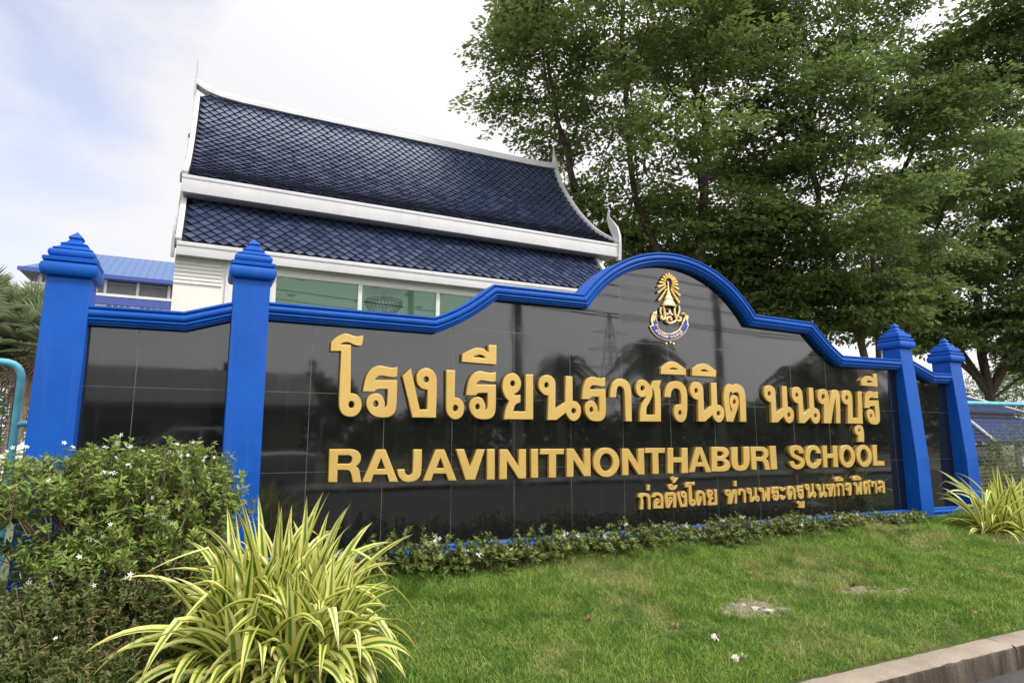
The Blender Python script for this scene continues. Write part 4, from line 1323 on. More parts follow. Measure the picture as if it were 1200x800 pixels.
finial('ridge_finial', [(9.52, 7.62), (9.50, 7.84), (9.50, 8.03), (9.53, 8.22), (9.56, 8.46)], [0.26, 0.25, 0.19, 0.10, 0.02], 7.75, 0.09, roof_u)
finial('ridge_finial', [(9.52, 7.62), (9.50, 7.92), (9.50, 8.10), (9.52, 8.36), (9.52, 8.62)], [0.42, 0.34, 0.16, 0.07, 0.03], -1.355, 0.05, roof_u, M['grey_line'])  # left finial in grey, shade put into its colour
finial('eave_finial', [(6.62, 4.40), (6.60, 4.72), (6.62, 4.95), (6.72, 5.15), (6.87, 5.36), (6.99, 5.56), (6.95, 5.80)], [0.13, 0.15, 0.20, 0.25, 0.19, 0.10, 0.02], 7.775, 0.08, roof_u)
finial('eave_finial', [(6.06, 3.16), (6.02, 3.40), (6.04, 3.60), (6.12, 3.76), (6.18, 3.92)], [0.14, 0.17, 0.20, 0.14, 0.02], -1.35, 0.05, roof_l, M['grey_line'])  # grey here too, standing in for shade on the left end
# walls
WY = 6.145                  # face of the front wall
hw = MB()
hw.box(-1.31, -0.60, WY, WY + 0.18, -0.96, 2.76)
hw.box(-0.60, -0.40, WY, WY + 0.18, -0.96, 3.2215)
hw.box(-0.40, 0.155, WY + 0.02, WY + 0.18, -0.96, 3.2215)
hw.box(0.155, 7.20, WY + 0.02, WY + 0.18, -0.96, 0.60)
hw.box(0.155, 7.20, WY + 0.004, WY + 0.18, 3.135, 3.46)
hw.box(-1.31, 0.155, WY + 0.06, WY + 0.18, 3.235, 3.46)
hw.box(-1.31, -1.15, WY + 0.18, 12.3, -0.96, 3.60)
hw.box(7.04, 7.20, WY + 0.18, 12.3, -0.96, 3.60)
hw.box(-1.31, -1.15, 7.1, 12.3, 3.60, 4.60)
hw.box(7.04, 7.20, 7.1, 12.3, 3.60, 4.60)
H(hw.build('wall', M['cream'], hall))
H(MB().box(-0.545, -0.40, WY - 0.035, WY, -0.96, 3.2215).build('pilaster', M['white'], hall, bevel=0.004))
for a, b in ((-1.31, -1.15), (7.04, 7.20)):
    g = MB()
    low_ = [(y, z - 0.16) for y, z in UP if y > 7.1]
    g.prism([(7.1, 4.6)] + low_ + [(19 - y, z) for y, z in reversed(low_)] + [(11.9, 4.6)], 0, a, b)
    H(g.build('gable', M['cream'], hall))
lv = MB()
for i in range(7):
    z = 2.77 + i * 0.0630
    lv.prism([(WY - 0.010, z - 0.006), (WY - 0.022, z - 0.006), (WY - 0.004, z + 0.060), (WY + 0.015, z + 0.060)], 0, -1.31, -0.60)
H(lv.build('louvre_panel', M['louvre'], hall, smooth=0))
# one long run of windows
win = MB()
win.box(0.16, 7.03, WY - 0.025, WY + 0.06, 3.045, 3.133)
win.box(0.16, 7.03, WY - 0.025, WY + 0.06, 0.60, 0.67)
xs = [0.16, 1.655, 3.145, 4.64, 6.95]
win.box(0.16, 0.25, WY - 0.022, WY + 0.058, 0.67, 3.045)
for x in xs[1:]:
    win.box(x, x + 0.075, WY - 0.022, WY + 0.058, 0.67, 3.045)
wf = H(win.build('window', M['frame'], hall, bevel=0.004))
prev = 0.25
for x in xs[1:]:
    MB().box(prev + 0.001, x - 0.001, WY + 0.014, WY + 0.020, 0.672, 3.043).build('pane', M['glass'], wf, smooth=0)
    prev = x + 0.075
H(MB().box(-1.15, 7.04, 6.33, 12.3, 3.50, 3.56).build('ceiling', M['white'], hall))
H(MB().box(-1.15, 7.04, 6.33, 12.3, -0.96, -0.90).build('floor', M['white'], hall))
for x in (0.9, 2.4, 3.9, 5.4):
    for y in (8.0, 9.6, 11.2):
        H(MB().lathe([(0.10, -0.004), (0.10, -0.02), (0.075, -0.03), (0.07, -0.012), (0.0, -0.012)], (x, y, 3.50), 16).build('downlight', M['chrome'], hall))
# unseen rear left open between slim columns so that daylight reaches the ceiling
bc = MB()
for x in (-1.2, 1.0, 3.2, 5.2, 6.9):
    bc.box(x, x + 0.15, 12.2, 12.35, -0.96, 3.5)
H(bc.build('column', M['white'], hall))
# chandelier under the ceiling
cx, cy = 2.75, 8.55
ch = thing('chandelier', 'bronze basket chandelier of hanging strands seen through the green hall window', 'chandelier', (cx, cy, 3.49))
cb = MB()
for r_, z_ in ((0.40, -0.16), (0.385, -0.22), (0.23, -0.46)):
    cb.tube([(r_ * math.cos(a), r_ * math.sin(a), z_) for a in np.linspace(0, 2 * math.pi, 33)], 0.016, 6, False)
cb.tube([(0, 0, 0.01), (0, 0, -0.16)], 0.02, 6)
for k in range(6):
    a = 2 * math.pi * k / 6
    cb.tube([(0, 0, -0.10), (0.40 * math.cos(a), 0.40 * math.sin(a), -0.16)], 0.010, 5)
cb.build('frame', M['chrome'], ch, smooth=60)
st = MB()
for k in range(32):
    a = 2 * math.pi * k / 32
    pts = [(0.40 * math.cos(a), 0.40 * math.sin(a), -0.16), (0.385 * math.cos(a), 0.385 * math.sin(a), -0.30), (0.25 * math.cos(a), 0.25 * math.sin(a), -0.46), (0.10 * math.cos(a), 0.10 * math.sin(a), -0.60), (0, 0, -0.66)]
    st.tube(pts, 0.009, 4)
    st.tube([(0.41 * math.cos(a), 0.41 * math.sin(a), -0.17), (0.41 * math.cos(a), 0.41 * math.sin(a), -0.27)], [0.004, 0.018], 5)
st.build('crystal_strand', M['chrome'], ch, smooth=60)

# ------------------------------------------------------------------ school building far left
bd = thing('school_building', 'white school building with blue metal roof and grey roller screens beyond the wall', 'building', (-7.0, 38, -0.96))


def Bd(o):
    o.location = -Vector(bd.location)
    return o


ex0, ex1, ey0, ey1 = -10.52, 14.0, 38.0, 49.0
ez, rz_ = 9.88, 12.45
rf = MB()
ry = (ey0 + ey1) / 2
rx0, rx1 = -7.75, 11.5
vs = [(ex0, ey0, ez), (ex1, ey0, ez), (ex1, ey1, ez), (ex0, ey1, ez), (rx0, ry, rz_), (rx1, ry, rz_)]
vs += [(p[0], p[1], p[2] - 0.16) for p in vs[:4]]
rf.add(vs, [(0, 1, 5, 4), (1, 2, 5), (2, 3, 4, 5), (3, 0, 4), (0, 6, 7, 1), (1, 7, 8, 2), (2, 8, 9, 3), (3, 9, 6, 0), (6, 9, 8, 7)])
roof = Bd(rf.build('roof', M['metal_roof'], bd, smooth=0))
MB().box(ex0 - 0.05, ex1, ey0 - 0.07, ey0 - 0.01, ez - 0.20, ez + 0.03).build('gutter', M['band_blue'], roof)
w = MB()
w.box(-9.80, 13.5, 38.95, 48.5, -0.96, 9.70)
w.box(-10.09, 13.6, 38.0, 38.95, -0.96, 8.10)
Bd(w.build('wall', M['white'], bd))
Bd(MB().box(-10.15, -6.76, 37.85, 38.95, 8.94, 9.05).box(-10.09, -6.80, 37.9, 38.95, 8.10, 8.94).build('balcony', M['white'], bd))
Bd(MB().box(-10.17, -6.74, 37.80, 37.87, 8.96, 9.06).build('coping', M['grey_line'], bd))
Bd(MB().box(-6.76, 13.6, 37.93, 38.0, 8.12, 8.60).build('blue_band', M['band_blue'], bd))
Bd(MB().box(-6.78, 13.6, 37.90, 38.95, 8.60, 8.76).build('sill', M['white'], bd))
xs = [-9.55, -8.0, -6.36, -4.68, -3.0, -1.3, 0.4, 2.1, 3.8, 5.5, 7.2]
for i, xx in enumerate(xs):
    wfr = Bd(MB().box(xx - 0.13, xx + 0.02, 38.70, 38.95, 8.78, 9.715).build('pier', M['white'], bd))
    fr = Bd(MB().box(xx + 0.02, xx + 1.55, 38.86, 38.94, 8.80, 9.66).build('window', M['shutter'], bd))
    MB().box(xx + 0.02, xx + 1.55, 38.84, 38.858, 9.60, 9.66).build('rail', M['grey_line'], fr)
for i, xx in enumerate(xs[2:]):
    f = MB()
    for k in range(5):
        f.box(xx + 0.14 + k * 0.32, xx + 0.18 + k * 0.32, 37.94, 37.99, 7.0, 8.08)
    for z in (7.0, 7.42, 7.84):
        f.box(xx + 0.14, xx + 1.46, 37.945, 37.985, z, z + 0.035)
    wfr = Bd(f.build('window', M['white'], bd))
    MB().box(xx + 0.16, xx + 1.44, 37.96, 37.98, 7.0, 8.06).build('pane', M['dark_glass'], wfr, smooth=0)

# ------------------------------------------------------------------ trees
LOBES_A = [
    (6.93, 9.36, 11.43, 1.11, 0.82),
    (7.87, 7.81, 11.22, 1.60, 1.03),
    (7.83, 9.11, 10.31, 1.69, 0.87),
    (7.01, 10.17, 9.78, 0.99, 0.35),
    (8.26, 8.09, 8.51, 1.51, 0.78),
    (8.31, 10.20, 9.23, 1.02, 0.46),
    (10.56, 8.70, 11.50, 2.04, 1.53),
    (9.33, 8.86, 7.56, 1.45, 0.63),
    (8.71, 9.25, 7.03, 0.73, 0.29),
    (9.30, 6.60, 7.70, 1.51, 0.97),
    (10.15, 6.74, 10.99, 1.60, 1.14),
    (11.99, 7.15, 9.95, 1.69, 1.45),
    (11.08, 9.17, 7.33, 1.53, 0.61),
    (13.21, 8.50, 8.43, 1.57, 1.18),
    (10.22, 9.74, 6.50, 0.87, 0.36),
    (12.66, 7.42, 6.48, 1.21, 0.63),
    (11.83, 7.80, 13.14, 2.04, 1.02),
    (8.26, 8.35, 13.54, 2.18, 1.21),
    (10.61, 7.08, 14.26, 2.42, 1.45),
    (7.26, 10.09, 12.76, 0.66, 0.51),
    (10.60, 9.65, 5.89, 0.87, 0.41),
    (12.19, 9.39, 6.23, 1.05, 0.47),
    (13.03, 8.51, 5.69, 1.02, 0.46),
    (10.61, 8.45, 6.32, 0.87, 0.39),
]
LOBES_B = [
    (13.71, 6.99, 12.51, 1.79, 1.53),
    (13.56, 5.91, 9.45, 1.65, 1.18),
    (16.46, 6.81, 12.36, 1.88, 1.34),
    (16.64, 6.00, 9.99, 1.79, 1.15),
    (14.53, 6.28, 7.80, 1.81, 0.97),
    (14.76, 8.23, 8.90, 1.34, 1.08),
    (17.22, 5.46, 11.50, 1.79, 0.92),
    (18.80, 4.60, 12.01, 1.53, 0.56),
    (18.59, 3.57, 12.06, 1.09, 0.34),
    (15.03, 5.71, 6.43, 1.76, 0.80),
    (14.60, 7.65, 6.20, 1.53, 0.66),
    (18.65, 6.38, 8.64, 1.61, 1.08),
    (14.38, 8.50, 5.19, 1.26, 0.42),
    (16.25, 8.22, 4.79, 1.34, 0.38),
    (18.34, 6.97, 6.12, 1.34, 0.59),
    (16.53, 6.93, 4.94, 0.87, 0.31),
    (17.80, 5.88, 13.96, 1.61, 0.81),
    (14.51, 6.30, 14.28, 2.30, 1.02),
    (20.00, 4.15, 11.25, 1.28, 0.56),
    (17.25, 4.67, 9.48, 1.45, 0.97),
    (14.38, 8.07, 4.43, 1.17, 0.51),
    (14.93, 7.12, 5.11, 1.24, 0.65),
    (17.01, 7.31, 4.67, 1.21, 0.52),
    (17.57, 6.45, 4.81, 1.17, 0.61),
    (14.10, 8.52, 5.84, 1.31, 0.68),
    (14.89, 6.46, 5.77, 1.45, 0.73),
    (14.30, 8.20, 3.88, 1.02, 0.36),
    (16.11, 7.86, 3.97, 1.15, 0.37),
    (16.46, 6.56, 4.03, 0.99, 0.40),
    (13.29, 8.46, 5.19, 1.02, 0.41),
]
LOBES_C = [
    (28.76, 9.81, 12.37, 2.63, 1.69),
    (31.46, 9.28, 14.35, 1.95, 1.56),
    (26.52, 10.16, 10.15, 2.18, 1.45),
    (31.02, 10.16, 10.50, 2.73, 1.75),
    (33.46, 9.76, 12.44, 2.02, 2.42),
    (27.37, 11.26, 7.91, 2.26, 1.13),
    (30.51, 10.88, 7.80, 2.34, 1.17),
    (32.56, 9.75, 8.57, 1.95, 1.56),
    (27.78, 12.41, 6.64, 1.56, 0.62),
    (30.62, 12.22, 6.26, 1.77, 0.56),
    (31.21, 9.68, 6.24, 1.88, 0.90),
    (33.48, 8.96, 10.50, 2.34, 2.34),
    (34.07, 9.28, 7.03, 1.95, 1.17),
    (33.22, 10.64, 4.79, 0.95, 0.56),
    (25.59, 11.29, 9.52, 1.70, 1.03),
    (33.94, 8.14, 13.97, 1.95, 2.34),
    (30.30, 9.58, 15.89, 1.56, 1.17),
    (27.93, 11.54, 4.75, 1.28, 0.45),
    (30.55, 9.65, 5.03, 1.48, 0.74),
    (27.15, 12.88, 5.68, 1.33, 0.55),
    (33.40, 10.14, 3.95, 1.17, 0.62),
    (32.09, 11.55, 5.99, 1.45, 0.56),
]



def sample_lobes(lobes, per_m3, rng, cap):
    pts, ids = [], []
    for i, (x, y, z, rh, rv) in enumerate(lobes):
        ry_ = rh * 1.15
        n = int(max(40, per_m3 * rh * ry_ * rv * 4.2))
        d = unit(rng.normal(size=(n, 3))) * (rng.random((n, 1)) ** 0.36) * (1 + 0.22 * rng.normal(size=(n, 1)))
        pts.append(np.array([x, y, z]) + d * np.array([rh, ry_, rv]))
    p = np.concatenate(pts)
    rng.shuffle(p)
    return p[:cap]


def grow(stems, attr, rng, step=0.34, kill=0.42, reach=6.0, iters=150):
    """Space colonisation: limbs grow towards the places where foliage is."""
    nodes = [np.array(p) for s in stems for p in s]
    parent = []
    for s in stems:
        for k in range(len(s)):
            parent.append(-1 if k == 0 else len(parent) - 1)
    A = attr.copy()
    P = np.array(nodes)
    near = np.full(len(A), 1e9)
    nid = np.zeros(len(A), int)

    def upd(start):
        nonlocal near, nid
        Q = P[start:]
        d = np.linalg.norm(A[:, None, :] - Q[None, :, :], axis=2)
        k = d.argmin(1)
        dm = d[np.arange(len(A)), k]
        b = dm < near
        near[b] = dm[b]
        nid[b] = k[b] + start
    upd(0)
    for it in range(iters):
        if not len(A):
            break
        act = near < (reach if it > 14 else 30)
        if not act.any():
            break
        dirs = {}
        v = unit(A[act] - P[nid[act]])
        for k, dv in zip(nid[act], v):
            dirs.setdefault(k, []).append(dv)
        new, par = [], []
        for k, dv in dirs.items():
            m = np.mean(dv, 0) + rng.normal(0, 0.10, 3)
            m[2] += 0.05
            m /= max(np.linalg.norm(m), 1e-6)
            new.append(P[k] + m * step)
            par.append(k)
        start = len(P)
        P = np.concatenate([P, np.array(new)])
        parent += par
        upd(start)
        keep = near > kill
        A, near, nid = A[keep], near[keep], nid[keep]
    return P, np.array(parent)


def branch_mesh(name, P, parent, mat, root, r_tip=0.010, expo=2.35, rmax=None, r_root=None):
    n = len(P)
    ch = [[] for _ in range(n)]
    for i, p in enumerate(parent):
        if p >= 0:
            ch[p].append(i)
    r = np.zeros(n)
    for i in range(n - 1, -1, -1):
        r[i] = r_tip if not ch[i] else sum(r[c] ** expo for c in ch[i]) ** (1 / expo)
    if r_root:
        k = r_root / r[0]
        w = np.clip((r - r_tip) / (r[0] - r_tip), 0, 1)
        r = r * (1 + (k - 1) * w ** 0.6)
    mb = MB()
    # chains from each fork to the next
    starts = [i for i in range(n) if parent[i] < 0]
    stack = [(s, None) for s in starts]
    while stack:
        s, pre = stack.pop()
        chain = ([pre] if pre is not None else []) + [s]
        while ch[chain[-1]]:
            kids = sorted(ch[chain[-1]], key=lambda c: -r[c])
            for c in kids[1:]:
                stack.append((c, chain[-1]))
            chain.append(kids[0])
        rad = [r[c] for c in chain]
        if pre is not None:
            rad[0] = min(rad[0], rad[1] * 1.25)
        if max(rad) < 0.011 and len(chain) < 3:
            continue
        sides = 10 if rad[0] > 0.12 else (6 if rad[0] > 0.04 else 4)
        mb.tube([P[c] for c in chain], rad, sides, caps=False)
    o = mb.build(name, mat, root, smooth=70, recalc=False)
    return o, r


def make_tree(name, label, stems, lobes, seed, mat, density, leaves, leaf_len, base, r_root, group, spread=0.46):
    rng = np.random.default_rng(seed)
    root = thing(name, label, 'tree', base, 0, group)
    b = np.array(base)
    att = sample_lobes(lobes, density, rng, 1900)
    P, par = grow([[np.array(q) for q in s] for s in stems], att, rng)
    trunk, r = branch_mesh('trunk', P - b, par, M['bark'], root, r_root=r_root)
    tips = np.ones(len(P), bool)
    tips[par[par >= 0]] = False
    thin = np.where(r < 0.032)[0]
    tip = np.where(tips)[0]
    src = np.concatenate([P[tip], P[tip], P[thin[rng.random(len(thin)) < 0.75]], att])
    rng.shuffle(src)
    nsp = int(leaves / 46)
    src = src[rng.integers(0, len(src), nsp)] + rng.normal(size=(nsp, 3)) * np.array([0.16, 0.16, 0.10])
    # every spray is a flat fan of leaves, sagging at its rim and tilted its own way
    rad = spread * rng.uniform(0.55, 1.45, nsp)
    tilt = rng.normal(0, 0.22, (nsp, 2))
    cen = np.array([np.mean([l[0] for l in lobes]), np.mean([l[1] for l in lobes]), np.mean([l[2] for l in lobes])])
    outw = unit((src - cen) * np.array([1, 1, 0.15]))
    k = rng.choice(nsp, leaves, p=rad ** 1.6 / (rad ** 1.6).sum())
    az = rng.uniform(0, 2 * np.pi, leaves)
    q = np.sqrt(rng.random(leaves))
    dx, dy = np.cos(az) * q * rad[k], np.sin(az) * q * rad[k]
    dz = dx * tilt[k, 0] + dy * tilt[k, 1] - 0.30 * q * q * rad[k] + rng.normal(0, 0.035, leaves)
    pos = src[k] + np.stack([dx, dy, dz], 1) + outw[k] * (rad[k] * 0.4)[:, None]
    axis = unit(np.stack([np.cos(az), np.sin(az), -0.25 + 0 * az], 1) * 0.8 + outw[k] * 0.5 + rand_dirs(leaves, rng, 0.5) * 0.8)
    nrm = rand_dirs(leaves, rng, 0.7, 0.85)
    ln = leaf_len * rng.uniform(0.65, 1.3, leaves)
    sp = rng.random(nsp)
    tint = np.clip(0.6 * sp[k] + 0.35 * rng.random(leaves) + 0.12 * q, 0, 1)
    ok = ~((pos[:, 0] < 8.1) & (pos[:, 1] < 13.0) & (pos[:, 2] < 9.0))      # clear of the hall roof
    pos, axis, nrm, ln, tint = pos[ok], axis[ok], nrm[ok], ln[ok], tint[ok]
    leaves = len(pos)
    leaf_mesh('crown', pos - b, axis, nrm, ln, ln * rng.uniform(0.42, 0.6, leaves), mat, root, rng, 0.15, tint)
    return root


G = -0.96
make_tree('street_tree', 'tall spreading tree with layered small leaves rising behind the arch and the hall roof', [
    [(11.25, 8.5, G), (11.22, 8.45, 0.6), (11.15, 8.42, 2.0), (11.12, 8.4, 3.0), (10.9, 8.45, 4.2), (10.6, 8.6, 5.5), (10.2, 8.9, 6.8)],
    [(11.40, 8.35, G), (11.42, 8.3, 0.8), (11.5, 8.3, 2.4), (11.6, 8.3, 4.0), (11.75, 8.2, 5.6), (11.8, 8.0, 7.0)],
    [(11.15, 8.6, G), (11.0, 8.6, 1.2), (10.75, 8.7, 3.0), (10.3, 8.9, 4.4), (9.6, 9.2, 5.6), (8.6, 9.6, 6.6)],
    [(11.5, 8.5, G), (11.65, 8.4, 1.5), (12.0, 8.2, 3.2), (12.6, 7.9, 4.6), (13.1, 7.6, 6.0)]],
    LOBES_A, 21, M['tree_leaf'], 2.6, 92000, 0.150, (11.3, 8.45, G), 0.11, 'tall trees behind the sign wall')
make_tree('street_tree', 'tall tree with several slim stems showing above the right shoulder of the blue coping', [
    [(17.0, 7.1, G), (17.0, 7.05, 0.8), (16.95, 7.0, 2.2), (16.7, 7.05, 3.6), (16.4, 7.2, 5.0), (15.9, 7.4, 6.6)],
    [(17.2, 6.9, G), (17.25, 6.9, 1.4), (17.3, 6.85, 3.0), (17.3, 6.8, 4.6), (17.2, 6.7, 6.2)],
    [(16.8, 7.2, G), (16.5, 7.25, 1.0), (15.9, 7.4, 2.5), (15.0, 7.6, 3.8), (14.0, 7.9, 4.6)],
    [(17.35, 7.0, G), (17.6, 6.9, 1.5), (18.0, 6.7, 3.2), (18.5, 6.5, 4.8)]],
    LOBES_B, 22, M['tree_leaf_deep'], 2.4, 105000, 0.155, (17.1, 7.0, G), 0.115, 'tall trees behind the sign wall')
make_tree('street_tree', 'stout forking tree with thick low limbs standing beyond the right end pillar', [
    [(31.45, 11.19, G), (31.40, 11.19, 0.18), (31.37, 11.22, 1.63), (31.35, 11.22, 2.79), (31.23, 11.27, 4.09), (31.16, 11.19, 5.69), (31.08, 11.05, 7.43)],
    [(31.37, 11.22, 2.21), (30.65, 11.41, 3.22), (29.49, 11.77, 4.24), (28.18, 12.21, 4.96), (26.73, 12.64, 5.98)],
    [(31.36, 11.22, 2.50), (30.65, 11.63, 3.95), (29.78, 11.92, 5.40), (29.05, 12.06, 7.14)],
    [(31.40, 11.19, 2.35), (31.95, 10.76, 3.66), (32.53, 10.32, 5.25), (32.97, 9.89, 7.14)],
    [(31.40, 11.16, 2.06), (32.24, 10.47, 2.93), (33.55, 9.60, 3.80), (34.85, 8.73, 4.67)]],
    LOBES_C, 23, M['tree_leaf_deep'], 1.0, 92000, 0.215, (31.45, 11.19, G), 0.19, 'tall trees behind the sign wall', 0.64)


def leafy_clump(name, label, cat, base, lobes, n, leaf_len, mat, seed, group=None, stems=0, aspect=0.45):
    """A shrub or far tree: wiry stems inside a cloud of leaves gathered in sprays."""
    rng = np.random.default_rng(seed)
    root = thing(name, label, cat, base, 0, group)
    b = np.array(base)
    L = np.array(lobes, float)
    vol = L[:, 3] * L[:, 4]
    nsp = max(40, n // 26)
    k = rng.choice(len(L), nsp, p=vol / vol.sum())
    d = unit(rng.normal(size=(nsp, 3))) * (rng.random((nsp, 1)) ** 0.30)
    sp = L[k, :3] + d * np.stack([L[k, 3], L[k, 3], L[k, 4]], 1)
    j = rng.integers(0, nsp, n)
    pos = sp[j] + rng.normal(size=(n, 3)) * leaf_len * 1.3
    ax = unit(d[j] * 0.5 + rand_dirs(n, rng, 0.7, 0.25))
    ln = leaf_len * rng.uniform(0.6, 1.3, n)
    t = np.clip(0.5 * rng.random(nsp)[j] + 0.5 * rng.random(n), 0, 1)
    leaf_mesh('foliage', pos - b, ax, rand_dirs(n, rng, 0.7, 0.8), ln, ln * aspect, mat, root, rng, 0.15, t)
    if stems:
        mb = MB()
        for s in rng.choice(nsp, min(stems, nsp), replace=False):
            q = sp[s] - b
            p0 = np.array([q[0] * 0.25 + rng.normal(0, 0.05), q[1] * 0.25 + rng.normal(0, 0.05), 0.0])
            m1 = p0 * 0.55 + q * 0.45 + np.array([0, 0, 0.08 * q[2]]) + rng.normal(0, 0.03, 3)
            mb.tube([p0, m1, q], [leaf_len * 0.12 + 0.003, leaf_len * 0.08 + 0.002, 0.002], 4, False)
        mb.build('stem', M['twig'], root, smooth=70, recalc=False)
    return root


leafy_clump('background_tree', 'pale green leafy tree filling the gap behind the stout tree trunk', 'tree', (43.0, 15.0, G), [(41, 16.5, 2.4, 3.6, 2.4), (45, 14.5, 3.2, 3.6, 2.6), (38, 18.5, 1.8, 3.2, 2.2), (49, 12.0, 2.4, 3.6, 3.0)], 20000, 0.21, M['pale_leaf'], 31, None, 30)
leafy_clump('background_tree', 'green bushy tree under the fan palms at the left edge', 'tree', (-6.3, 16.5, G), [(-7.2, 17, 1.1, 1.5, 1.2), (-5.6, 16.5, 1.0, 1.4, 1.2), (-6.4, 16, 0.2, 1.5, 0.9), (-4.6, 17.2, 1.3, 1.3, 1.2)], 9000, 0.12, M['pale_leaf'], 32, None, 30)

# ------------------------------------------------------------------ fan palms at the left


def fan_palm(label, base, height, lean, seed, crown=1.35, group='fan palms left of the wall'):
    rng = np.random.default_rng(seed)
    root = thing('fan_palm', label, 'palm', base, 0, group)
    path = [Vector((lean[0] * t * t, lean[1] * t * t, height * t)) for t in np.linspace(0, 1, 12)]
    tr = MB()
    tr.tube(path, [0.17 - 0.06 * t + 0.012 * (i % 2) for i, t in enumerate(np.linspace(0, 1, 12))], 10)
    tr.build('trunk', M['palm_trunk'], root, smooth=60)
    top = np.array(path[-1])
    V, Lp, rnd = [], [], []
    pet = MB()
    DV, DL, drnd = [], [], []
    nl = 40
    for i in range(nl):
        dead = i < 7
        az = i * 2.39996 + rng.normal(0, 0.2)
        el = R(-62 + rng.normal(0, 8)) if dead else R(-25 + 105 * ((i - 7) / (nl - 7)) + rng.normal(0, 6))
        d = np.array([math.cos(az) * math.cos(el), math.sin(az) * math.cos(el), math.sin(el)])
        pl = crown * rng.uniform(0.45, 0.62) * (0.7 if dead else 1)
        hub = top + d * pl + np.array([0, 0, -0.06 * pl])
        pet.tube([top, (top + hub) / 2 + np.array([0, 0, 0.05]), hub], [0.022, 0.014, 0.010], 4, False)
        side = unit(np.cross(d, [0, 0, 1.0]))
        up = np.cross(side, d)
        nb = 30
        for k in range(nb):
            a = R(-125 + 250 * k / (nb - 1))
            ln = crown * 0.62 * (1 - 0.25 * abs(a) / 2.2) * rng.uniform(0.9, 1.08)
            dr = unit(d * math.cos(a) + side * math.sin(a) + up * (0.22 - 0.12 * abs(math.sin(a))))
            w = unit(np.cross(dr, up)) * 0.020
            tip = hub + dr * ln + np.array([0, 0, -0.20 * ln * (1.6 if dead else 1)])
            mid = hub + dr * ln * 0.55 + np.array([0, 0, -0.02])
            tgt, tl, tr_ = (DV, DL, drnd) if dead else (V, Lp, rnd)
            o = len(tgt)
            tgt += [hub, mid + w, tip, mid - w]
            tl += [o, o + 1, o + 2, o, o + 2, o + 3]
            tr_ += [rng.random()] * 4
    pet.build('petiole', M['palm_trunk'], root, smooth=60, recalc=False)
    raw_mesh('frond', np.array(V), np.array(Lp), np.full(len(Lp) // 3, 3), M['palm_leaf'], root, np.array(rnd))
    raw_mesh('dead_frond', np.array(DV), np.array(DL), np.full(len(DL) // 3, 3), M['dead_frond'], root, np.array(drnd))
    return root


fan_palm('fan palm with a leaning bare trunk nearest the big blue end pillar', (-4.35, 11.6, G), 3.25, (0.22, 0.3), 5, 1.15)
fan_palm('fan palm cut by the left edge with a shaggy brown skirt', (-5.3, 11.2, G), 3.7, (-0.1, 0.0), 6, 1.3)
fan_palm('small fan palm rising behind the other fan palms beside the white building', (-5.2, 15.8, G), 4.4, (0.1, 0.0), 8, 1.3)

# ------------------------------------------------------------------ fences


def arc_path(p0, corner, p1, r, n=6):
    p0, c, p1 = Vector(p0), Vector(corner), Vector(p1)
    a = c + (p0 - c).normalized() * r
    b = c + (p1 - c).normalized() * r
    return [p0] + [a.lerp(c, t).lerp(c.lerp(b, t), t) for t in [i / n for i in range(n + 1)]] + [p1]


def wire_grid(x0, x1, z0, z1, step, rad, y=0.0):
    mb = MB()
    x = x0
    while x <= x1:
        mb.tube([(x, y, z0), (x, y, z1)], rad, 4, False)
        x += step
    z = z0
    while z <= z1:
        mb.tube([(x0, y + rad * 1.8, z), (x1, y + rad * 1.8, z)], rad, 4, False)
        z += step
    return mb


fl = thing('mesh_fence', 'light blue tube framed wire mesh gate panel beside the big left pillar', 'fence', (-2.03, 0.6, -0.92))
MB().tube(arc_path((-5.2, 0, 1.745), (0.050, 0, 1.735), (0.035, 0, 0.02), 0.13), 0.027, 12).build('frame', M['cyan'], fl, smooth=60)
wire_grid(-3.0, 0.02, 0.25, 1.70, 0.052, 0.0040).build('wire_mesh', M['wire'], fl, smooth=60, recalc=False)
MB().tube([(0.04, 0.0, 1.28), (0.14, 0.0, 1.29)], 0.024, 10).build('hinge_rail', M['cyan'], fl, smooth=60)
MB().tube([(0.14, 0.0, 1.29), (0.34, 0.0, 1.30)], 0.025, 10).build('hinge_rail', M['purple'], fl, smooth=60)
fr = thing('mesh_fence', 'wire grid fence with a light blue top rail right of the end pillar', 'fence', (8.95, 0.35, -0.90))
MB().tube([(-0.2, 0, 1.685), (4.6, 0, 1.735)], 0.034, 12).build('frame', M['cyan'], fr, smooth=60)
for x in (0.1, 2.4, 4.55):
    MB().tube([(x, 0.02, 0.0), (x, 0.02, 1.69 + 0.01 * x)], 0.030, 10).build('post', M['cyan'], fr, smooth=60)
wire_grid(-0.1, 4.6, 0.05, 1.66, 0.058, 0.0020).build('wire_mesh', M['wire_light'], fr, smooth=60, recalc=False)

# ------------------------------------------------------------------ white car behind the left fence


def wheel(parent, x, y, r=0.31, w=0.20):
    t = MB()
    prof = [(r * 0.62, -w / 2), (r * 0.9, -w / 2), (r, -w / 2 + 0.04), (r, w / 2 - 0.04), (r * 0.9, w / 2), (r * 0.62, w / 2)]
    t.lathe(prof, (0, 0, 0), 24)
    t.v = [(x + p[0], y + p[2], r + p[1]) for p in t.v]
    ty = t.build('wheel', M['tyre'], parent)
    h = MB()
    h.lathe([(0.0, -w * 0.42), (r * 0.15, -w * 0.42), (r * 0.6, -w * 0.3), (r * 0.64, -w / 2 + 0.01), (r * 0.64, w / 2 - 0.01), (0, w / 2 - 0.04)], (0, 0, 0), 24)
    h.v = [(x + p[0], y + p[2], r + p[1]) for p in h.v]
    h.build('rim', M['steel'], ty)


